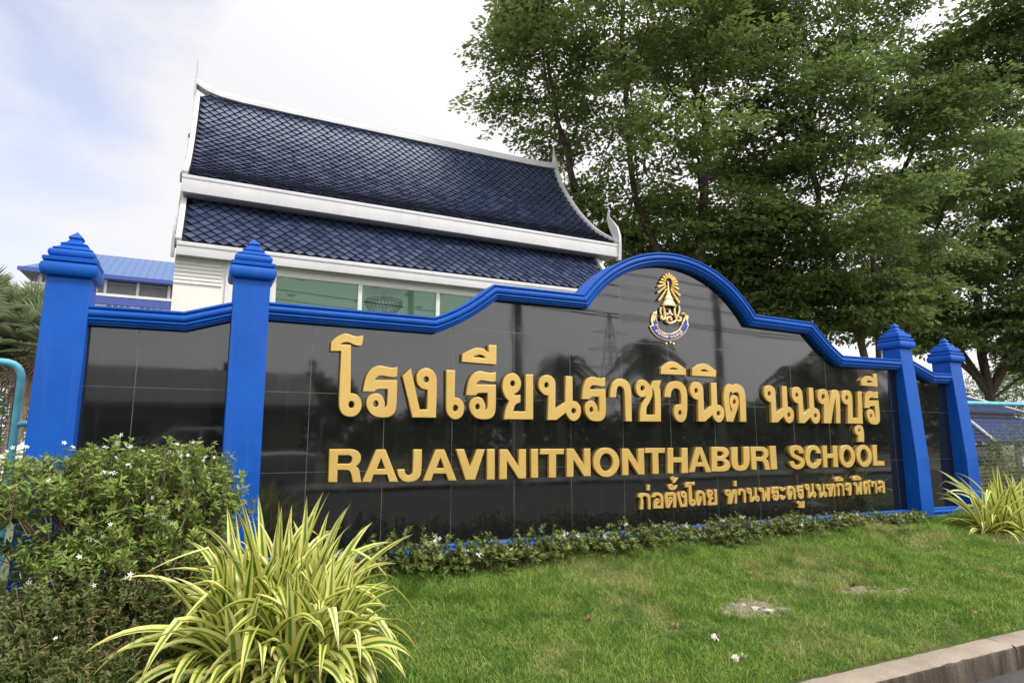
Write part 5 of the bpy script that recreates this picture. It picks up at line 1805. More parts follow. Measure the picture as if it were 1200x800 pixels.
def loft_body(sections):
    """Closed body lofted along x from half-profiles given as (y, z) lists of one length."""
    mb = MB()
    vs, fs = [], []
    m_ = len(sections[0][1]) * 2
    for x, half in sections:
        ring = [(x, y, z) for y, z in half] + [(x, -y, z) for y, z in reversed(half)]
        vs += ring
    for i in range(len(sections) - 1):
        for k in range(m_):
            k2 = (k + 1) % m_
            fs.append((i * m_ + k, i * m_ + k2, (i + 1) * m_ + k2, (i + 1) * m_ + k))
    fs += [tuple(range(m_)), tuple((len(sections) - 1) * m_ + k for k in range(m_ - 1, -1, -1))]
    return mb.add(vs, fs)


def make_car(label, loc, rz, mat, pickup=False):
    root = thing('pickup_truck' if pickup else 'parked_car', label, 'pickup' if pickup else 'car', loc, rz)
    low = [(-2.2, 0.45, 0.70), (-2.1, 0.36, 0.82), (-1.2, 0.30, 0.94), (-0.7, 0.28, 0.98), (1.2, 0.28, 0.98), (1.9, 0.32, 0.96), (2.15, 0.42, 0.86)]
    if pickup:
        low = [(-2.6, 0.5, 0.95), (-2.5, 0.45, 1.08), (-1.4, 0.42, 1.16), (-0.9, 0.40, 1.18), (0.9, 0.40, 1.18), (2.3, 0.45, 1.18), (2.5, 0.5, 1.14)]
    secs = [(x, [(0.55, a), (0.80, a + 0.05), (0.86, (a + b) / 2), (0.80, b - 0.05), (0.60, b)]) for x, a, b in low]
    loft_body(secs).build('body', mat, root, smooth=50)
    dz = 0.2 if pickup else 0.0
    cab = [(-0.95, 0.97), (-0.35, 1.42), (0.9, 1.46), (1.6, 1.0)] if not pickup else [(-0.95, 1.17), (-0.35, 1.70), (0.75, 1.72), (0.95, 1.18)]
    cm = MB()
    vs = []
    for s in (-1, 1):
        for (x, z) in cab:
            vs.append((x, s * (0.76 if z < 1.2 else 0.60), z))
    fs = [(0, 1, 2, 3), (7, 6, 5, 4), (1, 5, 6, 2), (0, 4, 5, 1), (2, 6, 7, 3), (0, 3, 7, 4)]
    cm.add(vs, fs)
    cb_ = cm.build('cabin', mat, root, smooth=50, bevel=0.03)
    for s in (-1, 1):
        g = MB()
        q = [(cab[0][0] + 0.25, cab[0][1] + 0.06), (cab[1][0] + 0.05, cab[1][1] - 0.07), (cab[2][0] - 0.05, cab[2][1] - 0.07), (cab[3][0] - 0.22, cab[3][1] + 0.06)]

        def yy(z):
            z0, z1 = cab[0][1], cab[1][1]
            return 0.76 - 0.16 * (z - z0) / (z1 - z0) + 0.004
        mid = (q[1][0] + q[2][0]) / 2
        for a, b, c, d in ((q[0], q[1], (mid - 0.03, q[1][1]), (mid - 0.03, q[0][1])), ((mid + 0.03, q[0][1]), (mid + 0.03, q[2][1]), q[2], q[3])):
            g.add([(p[0], s * yy(p[1]), p[1]) for p in (a, b, c, d)], [(0, 1, 2, 3)])
        g.build('window', M['dark_glass'], cb_, smooth=0)
    for a, b in ((cab[0], cab[1]), (cab[3], cab[2])):
        sx = -0.012 if a[0] < 0 else 0.012
        g = MB()
        g.add([(a[0] * 0.9 + b[0] * 0.1 + sx, -0.66, a[1] * 0.9 + b[1] * 0.1), (a[0] * 0.9 + b[0] * 0.1 + sx, 0.66, a[1] * 0.9 + b[1] * 0.1), (a[0] * 0.12 + b[0] * 0.88 + sx, 0.55, a[1] * 0.12 + b[1] * 0.88), (a[0] * 0.12 + b[0] * 0.88 + sx, -0.55, a[1] * 0.12 + b[1] * 0.88)], [(0, 1, 2, 3)])
        g.build('windscreen' if a[0] < 0 else 'rear_window', M['dark_glass'], cb_, smooth=0)
    for x in ((-1.35, 1.35) if not pickup else (-1.6, 1.55)):
        for y in (-0.72, 0.72):
            wheel(root, x, y, 0.31 if not pickup else 0.37)
    for y in (-0.6, 0.6):
        MB().lathe([(0, 0.02), (0.10, 0.0), (0.11, -0.05)], (low[0][0] + 0.02, y, low[0][2] - 0.08), 12).build('headlight', M['frame'], root)
    return root


make_car('white car parked behind the light blue mesh fence', (-2.9, 9.4, G), R(4), M['car_white'])

# ------------------------------------------------------------------ pavilion, people and benches beyond the right fence
pv = thing('pavilion', 'open sided pavilion with two tiers of blue tile roof behind the right wire fence', 'pavilion', (25.8, 9.6, G))
hip = MB()


def hip_roof(x0, x1, y0, y1, z0, x2, x3, y2, y3, z1):
    vs = [(x0, y0, z0), (x1, y0, z0), (x1, y1, z0), (x0, y1, z0), (x2, y2, z1), (x3, y2, z1), (x3, y3, z1), (x2, y3, z1)]
    fs = [(0, 1, 5, 4), (1, 2, 6, 5), (2, 3, 7, 6), (3, 0, 4, 7), (4, 5, 6, 7), (3, 2, 1, 0)]
    return MB().add(vs, fs)


lowr = hip_roof(-4.6, 2.4, -3.6, 3.6, 1.16, -2.8, 0.6, -1.8, 1.8, 2.02).build('roof', M['pav_tile'], pv, smooth=0)
hip_roof(-3.0, 0.8, -2.0, 2.0, 2.18, -1.3, -0.9, -0.2, 0.2, 3.05).build('roof', M['pav_tile'], pv, smooth=0)
MB().box(-2.7, 0.5, -1.7, 1.7, 2.022, 2.18).build('clerestory', M['shed_wall'], pv)
for (a, b) in (((-4.6, -3.6, 1.16), (-2.8, -1.8, 2.02)), ((2.4, -3.6, 1.16), (0.6, -1.8, 2.02)), ((-4.6, 3.6, 1.16), (-2.8, 1.8, 2.02)), ((-3.0, -2.0, 2.18), (-1.3, -0.2, 3.05)), ((0.8, -2.0, 2.18), (-0.9, -0.2, 3.05))):
    MB().tube([Vector(a) + Vector((0, 0, 0.03)), Vector(b) + Vector((0, 0, 0.03))], 0.045, 6).build('hip_cap', M['white'], pv, smooth=50)
MB().box(-4.2, 2.0, 3.2, 3.3, 0, 1.14).build('dark_backing', M['wood'], pv)  # brown sheet added to darken the view under the eave
MB().box(-4.62, 2.42, -3.64, -3.60, 1.06, 1.17).build('fascia', M['tile_bed'], pv)
for x in (-2.5, -0.2, 2.0):
    for y in (-3.2, 3.2):
        MB().box(x - 0.09, x + 0.09, y - 0.09, y + 0.09, 0, 1.14).build('post', M['white'], pv, bevel=0.008)
wp = thing('white_shade_sail', 'small white triangular awning under the pavilion eave beside the end pillar', 'awning', (21.6, 7.35, G))
MB().prism([(-0.5, 1.05), (0.75, 1.05), (-0.35, 1.95)], 1, -0.02, 0.02).build('cloth', M['white'], wp)
MB().tube([(-0.48, 0, 0), (-0.48, 0, 2.0)], 0.025, 8).build('pole', M['wire_light'], wp)
leafy_clump('background_shrub', 'straggly shrub with pale blossoms behind the right wire fence', 'shrub', (14.1, 2.1, -0.92), [(14.1, 2.1, 0.05, 0.55, 0.6), (14.9, 1.9, 0.15, 0.6, 0.6), (13.9, 2.2, -0.4, 0.45, 0.4), (14.8, 2.0, -0.5, 0.6, 0.4)], 3600, 0.055, M['ixora_leaf'], 41, None, 45)
leafy_clump('background_hedge', 'dark clipped hedge low behind the right wire fence', 'hedge', (13.0, 3.4, -0.95), [(12.2, 3.7, -0.72, 0.9, 0.24), (13.6, 3.2, -0.72, 1.0, 0.26), (15.2, 2.9, -0.70, 1.1, 0.28), (17.0, 3.2, -0.68, 1.3, 0.30)], 7000, 0.07, M['under_leaf'], 42, None, 40)
bn = thing('bench', 'brown wooden slat bench under the pavilion roof', 'bench', (22.9, 7.4, G))
s_ = MB()
for k in range(4):
    s_.box(-0.9, 0.9, -0.22 + k * 0.115, -0.125 + k * 0.115, 0.42, 0.455)
s_.build('seat', M['wood'], bn)
s_ = MB()
for k in range(3):
    s_.box(-0.9, 0.9, 0.24, 0.27, 0.56 + k * 0.13, 0.65 + k * 0.13)
s_.build('backrest', M['wood'], bn)
for x in (-0.75, 0.75):
    for y in (-0.18, 0.22):
        MB().box(x - 0.03, x + 0.03, y - 0.03, y + 0.03, 0, 0.42 if y < 0 else 0.92).build('leg', M['wood'], bn)
tb = thing('table', 'low pale table in front of the wooden bench in the pavilion', 'table', (22.5, 6.55, G))
MB().box(-0.6, 0.6, -0.3, 0.3, 0.66, 0.70).build('tabletop', M['pavement'], tb, bevel=0.005)
for x in (-0.5, 0.5):
    for y in (-0.22, 0.22):
        MB().box(x - 0.025, x + 0.025, y - 0.025, y + 0.025, 0, 0.66).build('leg', M['wire_light'], tb)


def skin_body(joints, edges, radii, root_i, mat, name, parent, sub=2):
    me = bpy.data.meshes.new(name)
    me.from_pydata(joints, edges, [])
    o = bpy.data.objects.new(name, me)
    COL.objects.link(o)
    md = o.modifiers.new('s', 'SKIN')
    md.use_smooth_shade = True
    for i, r in enumerate(radii):
        v = me.skin_vertices[0].data[i]
        v.radius = (r, r * 0.86)
        v.use_root = i == root_i
    ms = o.modifiers.new('d', 'SUBSURF')
    ms.levels = ms.render_levels = sub
    dg = bpy.context.evaluated_depsgraph_get()
    dg.update()
    m2 = bpy.data.meshes.new_from_object(o.evaluated_get(dg))
    bpy.data.objects.remove(o)
    m2.materials.clear()
    m2.materials.append(mat)
    return link(name, m2, parent, 80)


def person(label, loc, rz, shirt, bottom):
    """Seated figure: one body surface, clothes and hair laid over it."""
    p = thing('person', label, 'person', loc, rz)
    J = [(0, 0, 0.52), (0, 0.02, 0.72), (0, 0.02, 0.90), (0, 0.0, 1.02), (0, -0.01, 1.10), (0, -0.025, 1.20), (0, -0.02, 1.27)]
    E_ = [(i, i + 1) for i in range(6)]
    Rr = [0.135, 0.12, 0.13, 0.10, 0.05, 0.088, 0.07]
    for s in (-1, 1):
        b = len(J)
        J += [(s * 0.10, -0.06, 0.50), (s * 0.12, -0.42, 0.49), (s * 0.12, -0.45, 0.10), (s * 0.12, -0.56, 0.05)]
        Rr += [0.085, 0.062, 0.042, 0.032]
        E_ += [(0, b), (b, b + 1), (b + 1, b + 2), (b + 2, b + 3)]
        b = len(J)
        J += [(s * 0.17, 0.02, 0.98), (s * 0.22, -0.02, 0.74), (s * 0.15, -0.22, 0.62), (s * 0.13, -0.30, 0.60)]
        Rr += [0.055, 0.042, 0.032, 0.026]
        E_ += [(3, b), (b, b + 1), (b + 1, b + 2), (b + 2, b + 3)]
        for k in range(5):
            c = len(J)
            J += [(s * (0.13 - 0.03 + 0.015 * k), -0.34, 0.59), (s * (0.13 - 0.032 + 0.016 * k), -0.375 - (0.01 if k in (1, 2, 3) else -0.01), 0.575)]
            Rr += [0.009, 0.007]
            E_ += [(b + 3, c), (c, c + 1)]
    skin_body(J, E_, Rr, 0, M['skin'], 'body', p)
    sh = MB()
    sh.lathe([(0.17, 0.52), (0.165, 0.70), (0.17, 0.88), (0.165, 1.0), (0.10, 1.06), (0.06, 1.08)], (0, 0.01, 0), 16)
    for s in (-1, 1):
        sh.tube([(s * 0.10, 0.02, 1.0), (s * 0.18, 0.02, 0.97), (s * 0.215, 0.0, 0.80)], [0.075, 0.075, 0.066], 10)
    sh.build('shirt', shirt, p, smooth=60)
    tr = MB()
    for s in (-1, 1):
        tr.tube([(s * 0.06, 0.04, 0.52), (s * 0.11, -0.10, 0.505), (s * 0.12, -0.46, 0.49), (s * 0.12, -0.47, 0.16)], [0.12, 0.105, 0.082, 0.062], 10)
    tr.build('trousers', bottom, p, smooth=60)
    hr = MB()
    hr.lathe([(0.0, 1.345), (0.06, 1.335), (0.098, 1.29), (0.108, 1.23), (0.102, 1.17), (0.085, 1.13)], (0, 0.008, 0), 16, R(-20), R(200))
    hr.lathe([(0.0, 1.346), (0.06, 1.336), (0.10, 1.295), (0.104, 1.265)], (0, -0.008, 0), 16, R(180), R(360))
    hr.build('hair', M['hair'], p, smooth=60)
    for s in (-1, 1):
        MB().lathe([(0.0, 0.006), (0.010, 0.0), (0.0, -0.006)], (s * 0.033, -0.103, 1.215), 8).build('eye', M['hair'], p)
    MB().box(-0.022, 0.022, -0.106, -0.098, 1.158, 1.164).build('mouth', M['pink_cloth'], p)
    ns = MB()
    ns.add([(0, -0.102, 1.215), (-0.014, -0.100, 1.183), (0.014, -0.100, 1.183), (0, -0.124, 1.186)], [(0, 1, 3), (0, 3, 2), (1, 2, 3)])
    ns.build('nose', M['skin'], p)
    return p


person('seated person in a white shirt and dark trousers facing the road', (22.72, 7.25, G - 0.02), R(-25), M['shirt'], M['navy'])
person('seated person in a pink top on the same bench', (23.35, 7.3, G - 0.02), R(-50), M['pink_cloth'], M['navy'])

# ------------------------------------------------------------------ across the road: what the polished granite mirrors


def coco_palm(label, base, height, lean, seed, crown=2.6):
    rng = np.random.default_rng(seed)
    root = thing('coconut_palm', label, 'palm', base, 0, 'coconut palms across the road')
    path = [(lean[0] * t * t, lean[1] * t * t, height * t) for t in np.linspace(0, 1, 10)]
    MB().tube(path, [0.20 - 0.09 * t for t in np.linspace(0, 1, 10)], 8).build('trunk', M['palm_trunk'], root, smooth=60)
    top = np.array(path[-1])
    V, Lp = [], []
    for i in range(20):
        az = i * 2.39996
        el = R(70 - 95 * i / 19)
        d = np.array([math.cos(az) * math.cos(el), math.sin(az) * math.cos(el), math.sin(el)])
        pts = [top + d * crown * t + np.array([0, 0, -0.75 * crown * t * t]) for t in np.linspace(0, 1, 18)]
        for a, b in zip(pts[1:-1], pts[2:]):
            t = unit(b - a)
            side = unit(np.cross(t, [0, 0, 1.0]))
            for s in (-1, 1):
                tip = a + side * s * 0.62 * crown / 2.6 + t * 0.30 + np.array([0, 0, -0.32])
                o = len(V)
                V += [a, b, tip]
                Lp += [o, o + 1, o + 2]
    raw_mesh('crown', np.array(V), np.array(Lp), np.full(len(Lp) // 3, 3), M['coco_leaf'], root, rng.random(len(V)))
    return root


coco_palm('tall slender coconut palm mirrored under the crest', (22.3, -23.6, ROAD_Z), 6.4, (-0.4, 0), 51)
coco_palm('leaning coconut palm mirrored above the last Thai word', (17.2, -9.9, ROAD_Z), 3.6, (0.3, 0.1), 52, 1.7)
coco_palm('coconut palm with wide crown mirrored near the right shoulder of the coping', (21.5, -11.2, ROAD_Z), 4.6, (-0.3, 0), 53, 2.0)
coco_palm('short coconut palm mirrored near the broad post', (14.6, -21.0, ROAD_Z), 5.0, (0.2, 0), 54, 1.9)


def util_pole(label, loc, h, r, group='poles across the road'):
    root = thing('utility_pole', label, 'pole', loc, 0, group)
    MB().tube([(0, 0, 0), (0, 0, h)], [r, r * 0.75], 10).build('shaft', M['concrete'], root)
    MB().box(-0.06, 0.06, -1.1, 1.1, h - 0.6, h - 0.48).box(-0.06, 0.06, -0.9, 0.9, h - 1.5, h - 1.4).build('cross_arm', M['concrete'], root)
    return root


util_pole('concrete power pole mirrored right of the crest', (21.8, -18.0, ROAD_Z), 12, 0.22)
util_pole('broad concrete post mirrored left of the arch', (8.6, -13.6, ROAD_Z), 10.5, 0.19)
for i, (z, y) in enumerate(((8.2, -17.4), (7.9, -18.4), (7.2, -17.8), (6.5, -18.2), (6.2, -17.6))):
    w = MB()
    pts = [(-60 + 12 * k, y + 0.05 * k, z - 0.9 + 0.9 * ((k % 5 - 2.5) / 2.5) ** 2) for k in range(16)]
    tag(w.tube(pts, 0.03, 5).build('power_cable', M['cable'], smooth=60), 'black overhead power cable strung along the far side of the road', 'cable', 'overhead cables across the road')
py = thing('lattice_pylon', 'steel lattice pylon far across the road, mirrored left of the crest', 'pylon', (71.5, -98.5, ROAD_Z))
t = MB()
for k in range(6):
    z0, z1 = k * 4.4, (k + 1) * 4.4
    a, b = 2.6 - 0.40 * k, 2.6 - 0.40 * (k + 1)
    for s in range(4):
        c0 = [(-1, -1), (1, -1), (1, 1), (-1, 1)]
        p, q = c0[s], c0[(s + 1) % 4]
        t.tube([(p[0] * a, p[1] * a, z0), (p[0] * b, p[1] * b, z1)], 0.09, 4)
        t.tube([(p[0] * a, p[1] * a, z0), (q[0] * b, q[1] * b, z1)], 0.05, 4)
        t.tube([(p[0] * b, p[1] * b, z1), (q[0] * b, q[1] * b, z1)], 0.05, 4)
t.build('tower', M['steel'], py)
t = MB()
for z, l in ((15.5, 5.5), (19.0, 5.0), (22.5, 4.2)):
    t.tube([(-l, 0, z), (0, 0, z + 0.8), (l, 0, z)], 0.07, 4)
    t.tube([(-l, 0, z), (l, 0, z)], 0.06, 4)
t.build('cross_arm', M['steel'], py)
sh = thing('low_shop', 'long low shop building with a pitched grey roof across the road', 'shop', (-3.0, -22.5, ROAD_Z))
MB().box(-9, 5.6, -3, 2.6, 0, 2.6).build('wall', M['shed_wall'], sh)
MB().prism([(3.4, 2.55), (3.4, 2.70), (0, 4.2), (-3.6, 2.70), (-3.6, 2.55)], 0, -9.6, 6.2).build('roof', M['shed_roof'], sh, smooth=0)
for x in (-7, -3.6, -0.2, 3.2):
    MB().box(x - 0.9, x + 0.9, 2.61, 2.66, 0.1, 2.1).build('shopfront', M['dark_glass'], sh)
make_car('silver pickup truck parked at the far side of the road', (-0.9, -10.3, ROAD_Z), R(2), M['car_grey'], True)
rng = np.random.default_rng(61)
n = 44000
xx = rng.uniform(-55, 190, n)
hh = 4.6 + 3.5 * np.clip((xx - 45) / 45, 0, 1.6) + 1.3 * np.sin(xx * 0.31) + 1.0 * np.sin(xx * 0.83 + 1) + 0.8 * np.sin(xx * 2.1)
pos = np.stack([xx, -46 + rng.normal(0, 1.2, n), ROAD_Z + hh * rng.random(n) ** 0.6], 1)
ln = rng.uniform(0.5, 1.0, n)
tag(leaf_mesh('treeline', pos, rand_dirs(n, rng, 0.7), rand_dirs(n, rng), ln, ln * 0.7, M['coco_leaf'], None, rng), 'dark line of far trees across the road, mirrored along the granite', 'trees', None, 'stuff')

# ------------------------------------------------------------------ planting in front of the wall


def flower_mesh(name, pos, size, mat, parent, rng, petals=5, face=(0, -0.6, 0.6)):
    """Little open flowers of separate pointed petals."""
    n = len(pos)
    nrm = unit(np.array(face) + rng.normal(0, 0.5, (n, 3)))
    u = unit(np.cross(nrm, rng.normal(size=(n, 3))))
    v = np.cross(nrm, u)
    V, Lp = [], []
    sz = size * rng.uniform(0.75, 1.2, n)
    a0 = rng.uniform(0, 6.28, n)
    vs = []
    for k in range(petals):
        a = a0 + 2 * math.pi * k / petals
        d = np.cos(a)[:, None] * u + np.sin(a)[:, None] * v
        s = np.cross(nrm, d)
        q = sz[:, None]
        vs += [pos, pos + d * q * 0.55 + s * q * 0.20 + nrm * q * 0.10, pos + d * q, pos + d * q * 0.55 - s * q * 0.20 + nrm * q * 0.10]
    Vv = np.stack(vs, 1).reshape(-1, 3)
    i = np.arange(n * petals)[:, None] * 4
    loops = np.concatenate([i, i + 1, i + 2, i, i + 2, i + 3], 1).ravel()
    return raw_mesh(name, Vv, loops, np.full(2 * n * petals, 3), mat, parent)


def flowering_bush(label, base, lobes, nspray, per, leaf_len, mat, seed, nflower, open_low=0.0, stems=160):
    rng = np.random.default_rng(seed)
    root = thing('flowering_bush', label, 'bush', base)
    b = np.array(base)
    L = np.array(lobes, float)
    w = L[:, 3] * L[:, 5] * L[:, 4]
    k = rng.choice(len(L), nspray, p=w / w.sum())
    d = unit(rng.normal(size=(nspray, 3)))
    d[:, 2] = np.abs(d[:, 2]) * np.where(rng.random(nspray) < 0.80, 1, -1)
    rad = rng.random((nspray, 1)) ** 0.22
    sp = L[k, :3] + d * rad * L[k, 3:6] + rng.normal(0, 0.022, (nspray, 3))
    up_ = rng.random(nspray) < 0.035
    sp[up_] += d[up_] * rng.uniform(0.04, 0.13, (up_.sum(), 1)) * np.array([0.6, 0.6, 1.0])
    sp[:, 2] = np.maximum(sp[:, 2], lawn_z(sp[:, 0], sp[:, 1]) + 0.05)
    # thin out low down, where the wood shows
    h = (sp[:, 2] - sp[:, 2].min()) / (np.ptp(sp[:, 2]) + 1e-6)
    keep = rng.random(nspray) < np.clip((1 - open_low) + open_low * h * 1.7, 0, 1)
    sp, d = sp[keep], d[keep]
    ns = len(sp)
    grow_dir = unit(d * 0.6 + np.array([0, 0, 0.8]) + rng.normal(0, 0.35, (ns, 3)))
    # whorls of leaves along each shoot tip
    j = np.repeat(np.arange(ns), per)
    t = rng.random(len(j))
    pos = sp[j] - grow_dir[j] * (t * 0.085)[:, None] + rng.normal(0, 0.004, (len(j), 3))
    ra = unit(np.cross(grow_dir[j], rng.normal(size=(len(j), 3))))
    ax = unit(ra + grow_dir[j] * rng.uniform(0.1, 0.9, (len(j), 1)) + np.array([0, 0, -0.1]))
    ln = leaf_len * rng.uniform(0.55, 1.3, len(j))
    tint = np.clip(0.42 * rng.random(ns)[j] + 0.38 * rng.random(len(j)) + 0.22 * (1 - t), 0, 1)
    leaf_mesh('foliage', pos - b, ax, grow_dir[j] + 0.3 * rng.normal(size=(len(j), 3)), ln, ln * 0.36, mat, root, rng, 0.18, tint)
    # woody stems rising from a few stools and forking into the shoots
    mb = MB()
    sel = rng.choice(ns, min(stems, ns), replace=False)
    stools = np.stack([rng.choice(L[:, 0], 9) + rng.normal(0, 0.10, 9), rng.choice(L[:, 1], 9) + rng.normal(0, 0.06, 9)], 1)
    for s in sel:
        q = sp[s]
        st = stools[np.argmin(np.linalg.norm(stools - q[:2], axis=1) + rng.random(9) * 0.25)]
        p0 = np.array([st[0], st[1], lawn_z(st[0], st[1]) - 0.02])
        m1 = p0 * 0.62 + q * 0.38 + np.array([0, 0, 0.05]) + rng.normal(0, 0.03, 3)
        m2 = p0 * 0.25 + q * 0.75 + rng.normal(0, 0.025, 3)
        mb.tube([p0 - b, m1 - b, m2 - b, q - b], [0.0075, 0.0055, 0.0035, 0.0018], 5, False)
    for s in rng.choice(ns, min(ns, stems * 3), replace=False):
        q = sp[s]
        mb.tube([q - b, q - b - grow_dir[s] * rng.uniform(0.08, 0.20) + rng.normal(0, 0.015, 3)], [0.0014, 0.0026], 4, False)
    mb.build('stem', M['twig'], root, smooth=70, recalc=False)
    if nflower:
        hi = np.where((d[:, 2] > -0.1))[0]
        sc = d[hi, 2] + 0.4 * rng.random(len(hi)) - 0.5 * d[hi, 1]
        f = hi[np.argsort(-sc)[: nflower * 3]]
        f = rng.choice(f, min(nflower, len(f)), replace=False)
        fp = sp[f] + np.array([0, -0.01, 0.022]) + rng.normal(0, 0.012, (len(f), 3))
        extra = fp[rng.integers(0, len(fp), len(fp) // 2)] + rng.normal(0, 0.022, (len(fp) // 2, 3))
        flower_mesh('blossom', np.concatenate([fp, extra]) - b, 0.0145, M['petal'], root, rng)
    return root


flowering_bush('big loose bush with small white star flowers in front of the left pillars', (-1.25, -0.75, -0.76), [
    (-0.86, -0.72, -0.10, 0.36, 0.34, 0.36), (-1.22, -0.70, -0.10, 0.40, 0.36, 0.34), (-1.62, -0.72, -0.12, 0.42, 0.36, 0.31), (-2.05, -0.70, -0.16, 0.45, 0.36, 0.32),
    (-1.0, -0.85, -0.40, 0.38, 0.36, 0.34), (-0.66, -0.66, -0.28, 0.22, 0.24, 0.38), (-2.4, -0.7, -0.2, 0.4, 0.35, 0.3), (-1.30, -0.90, -0.46, 0.34, 0.30, 0.24), (-0.74, -0.80, -0.50, 0.22, 0.22, 0.22)],
    3000, 13, 0.042, M['bush_leaf'], 71, 70, 0.55, 420)
flowering_bush('low tangled green undergrowth at the bottom left below the big flowering bush', (-1.35, -1.25, -0.85), [
    (-1.02, -1.48, -0.84, 0.30, 0.22, 0.17), (-1.36, -1.52, -0.85, 0.30, 0.22, 0.17), (-0.80, -1.30, -0.78, 0.22, 0.18, 0.18), (-1.6, -1.45, -0.82, 0.30, 0.25, 0.2),
    (-1.05, -1.12, -0.66, 0.34, 0.28, 0.26), (-1.42, -1.18, -0.68, 0.36, 0.28, 0.26), (-1.85, -1.15, -0.74, 0.36, 0.26, 0.22), (-0.80, -1.02, -0.58, 0.24, 0.22, 0.22), (-2.2, -1.1, -0.7, 0.3, 0.25, 0.25)],
    2300, 11, 0.030, M['under_leaf'], 72, 12, 0.0, 45)


def blade_plant(label, base, heads, seed, length, width, group=None):
    """Clump of arching strap leaves, several growing points, cream margins and green middles."""
    rng = np.random.default_rng(seed)
    root = thing('strap_leaf_plant', label, 'plant', base, 0, group)
    V, Lp, UV, rnd = [], [], [], []
    NS = 14
    for (hx, hy, nb, sc) in heads:
        nb = int(nb * 0.74)
        for i in range(nb):
            f = i / nb
            az = i * 2.39996 + rng.normal(0, 0.25)
            el = R(84 - 70 * f ** 0.95 + rng.normal(0, 8))
            L = length * sc * rng.uniform(0.72, 1.12) * (0.75 + 0.35 * math.sin(math.pi * min(1, f * 1.1 + 0.15)))
            W = width * rng.uniform(0.8, 1.2) * (0.75 + 0.25 * sc)
            p = np.array([hx + 0.035 * math.cos(az), hy + 0.035 * math.sin(az), 0.02 + 0.10 * (1 - f) * rng.random()])
            d = np.array([math.cos(az) * math.cos(el), math.sin(az) * math.cos(el), math.sin(el)])
            droop = rng.uniform(1.0, 2.8) * (0.5 + 0.95 * f)
            kink = rng.random() < 0.16
            kp = rng.uniform(0.55, 0.8)
            tw = rng.normal(0, 0.5)
            side0 = unit(np.cross(d, [0, 0, 1.0]))
            o = len(V)
            c = rng.random()
            for k in range(NS + 1):
                t = k / NS
                w = W * min(1, 0.55 + 1.6 * t) * (1 - max(0, (t - 0.35) / 0.65) ** 1.7)
                side = unit(np.cross(d, [0, 0, 1.0]) * 0.9 + side0 * 0.4)
                up = unit(np.cross(side, d))
                side = side * math.cos(tw * t) + up * math.sin(tw * t)
                up = np.cross(side, d)
                ch = 0.22 * w
                V += [p - side * w / 2 + up * ch, p.copy(), p + side * w / 2 + up * ch]
                UV += [(0, t), (0.5, t), (1, t)]
                rnd += [c] * 3
                st = L / NS
                p = p + d * st
                g = droop * st / L * (0.25 + 1.5 * t)
                if kink and abs(t - kp) < 0.04:
                    g += 0.9
                d = unit(d + np.array([0, 0, -g]))
            for k in range(NS):
                a = o + 3 * k
                Lp += [a, a + 1, a + 4, a + 3, a + 1, a + 2, a + 5, a + 4]
    raw_mesh('foliage', np.array(V), np.array(Lp), np.full(len(Lp) // 4, 4), M['variegated'], root, np.array(rnd), np.array(UV), smooth=True)
    return root


def ground_at(x, y, dz=0.0):
    return (x, y, float(lawn_z(x, y)) + dz)


blade_plant('large clump of yellow and green striped strap leaves at the bottom centre left', ground_at(-0.37, -1.50, -0.03), [
    (0, 0, 76, 1.08), (-0.12, 0.08, 60, 1.0), (0.17, 0.05, 64, 1.02), (0.05, 0.18, 54, 1.05), (-0.06, -0.16, 62, 0.95), (0.16, -0.15, 62, 0.95), (0.28, 0.08, 52, 0.88), (-0.22, -0.05, 46, 0.84), (-0.15, -0.24, 46, 0.78), (0.30, -0.17, 50, 0.82), (0.08, -0.30, 52, 0.82), (0.24, -0.30, 46, 0.74)], 81, 0.70, 0.064)
blade_plant('smaller yellow and green striped strap leaf clump beside the right end pillar', ground_at(7.45, -0.98, -0.02), [
    (0, 0, 48, 1.0), (0.22, 0.08, 34, 0.9), (-0.2, 0.05, 30, 0.85), (0.1, -0.18, 30, 0.85), (0.42, -0.05, 30, 0.85)], 82, 0.74, 0.060)

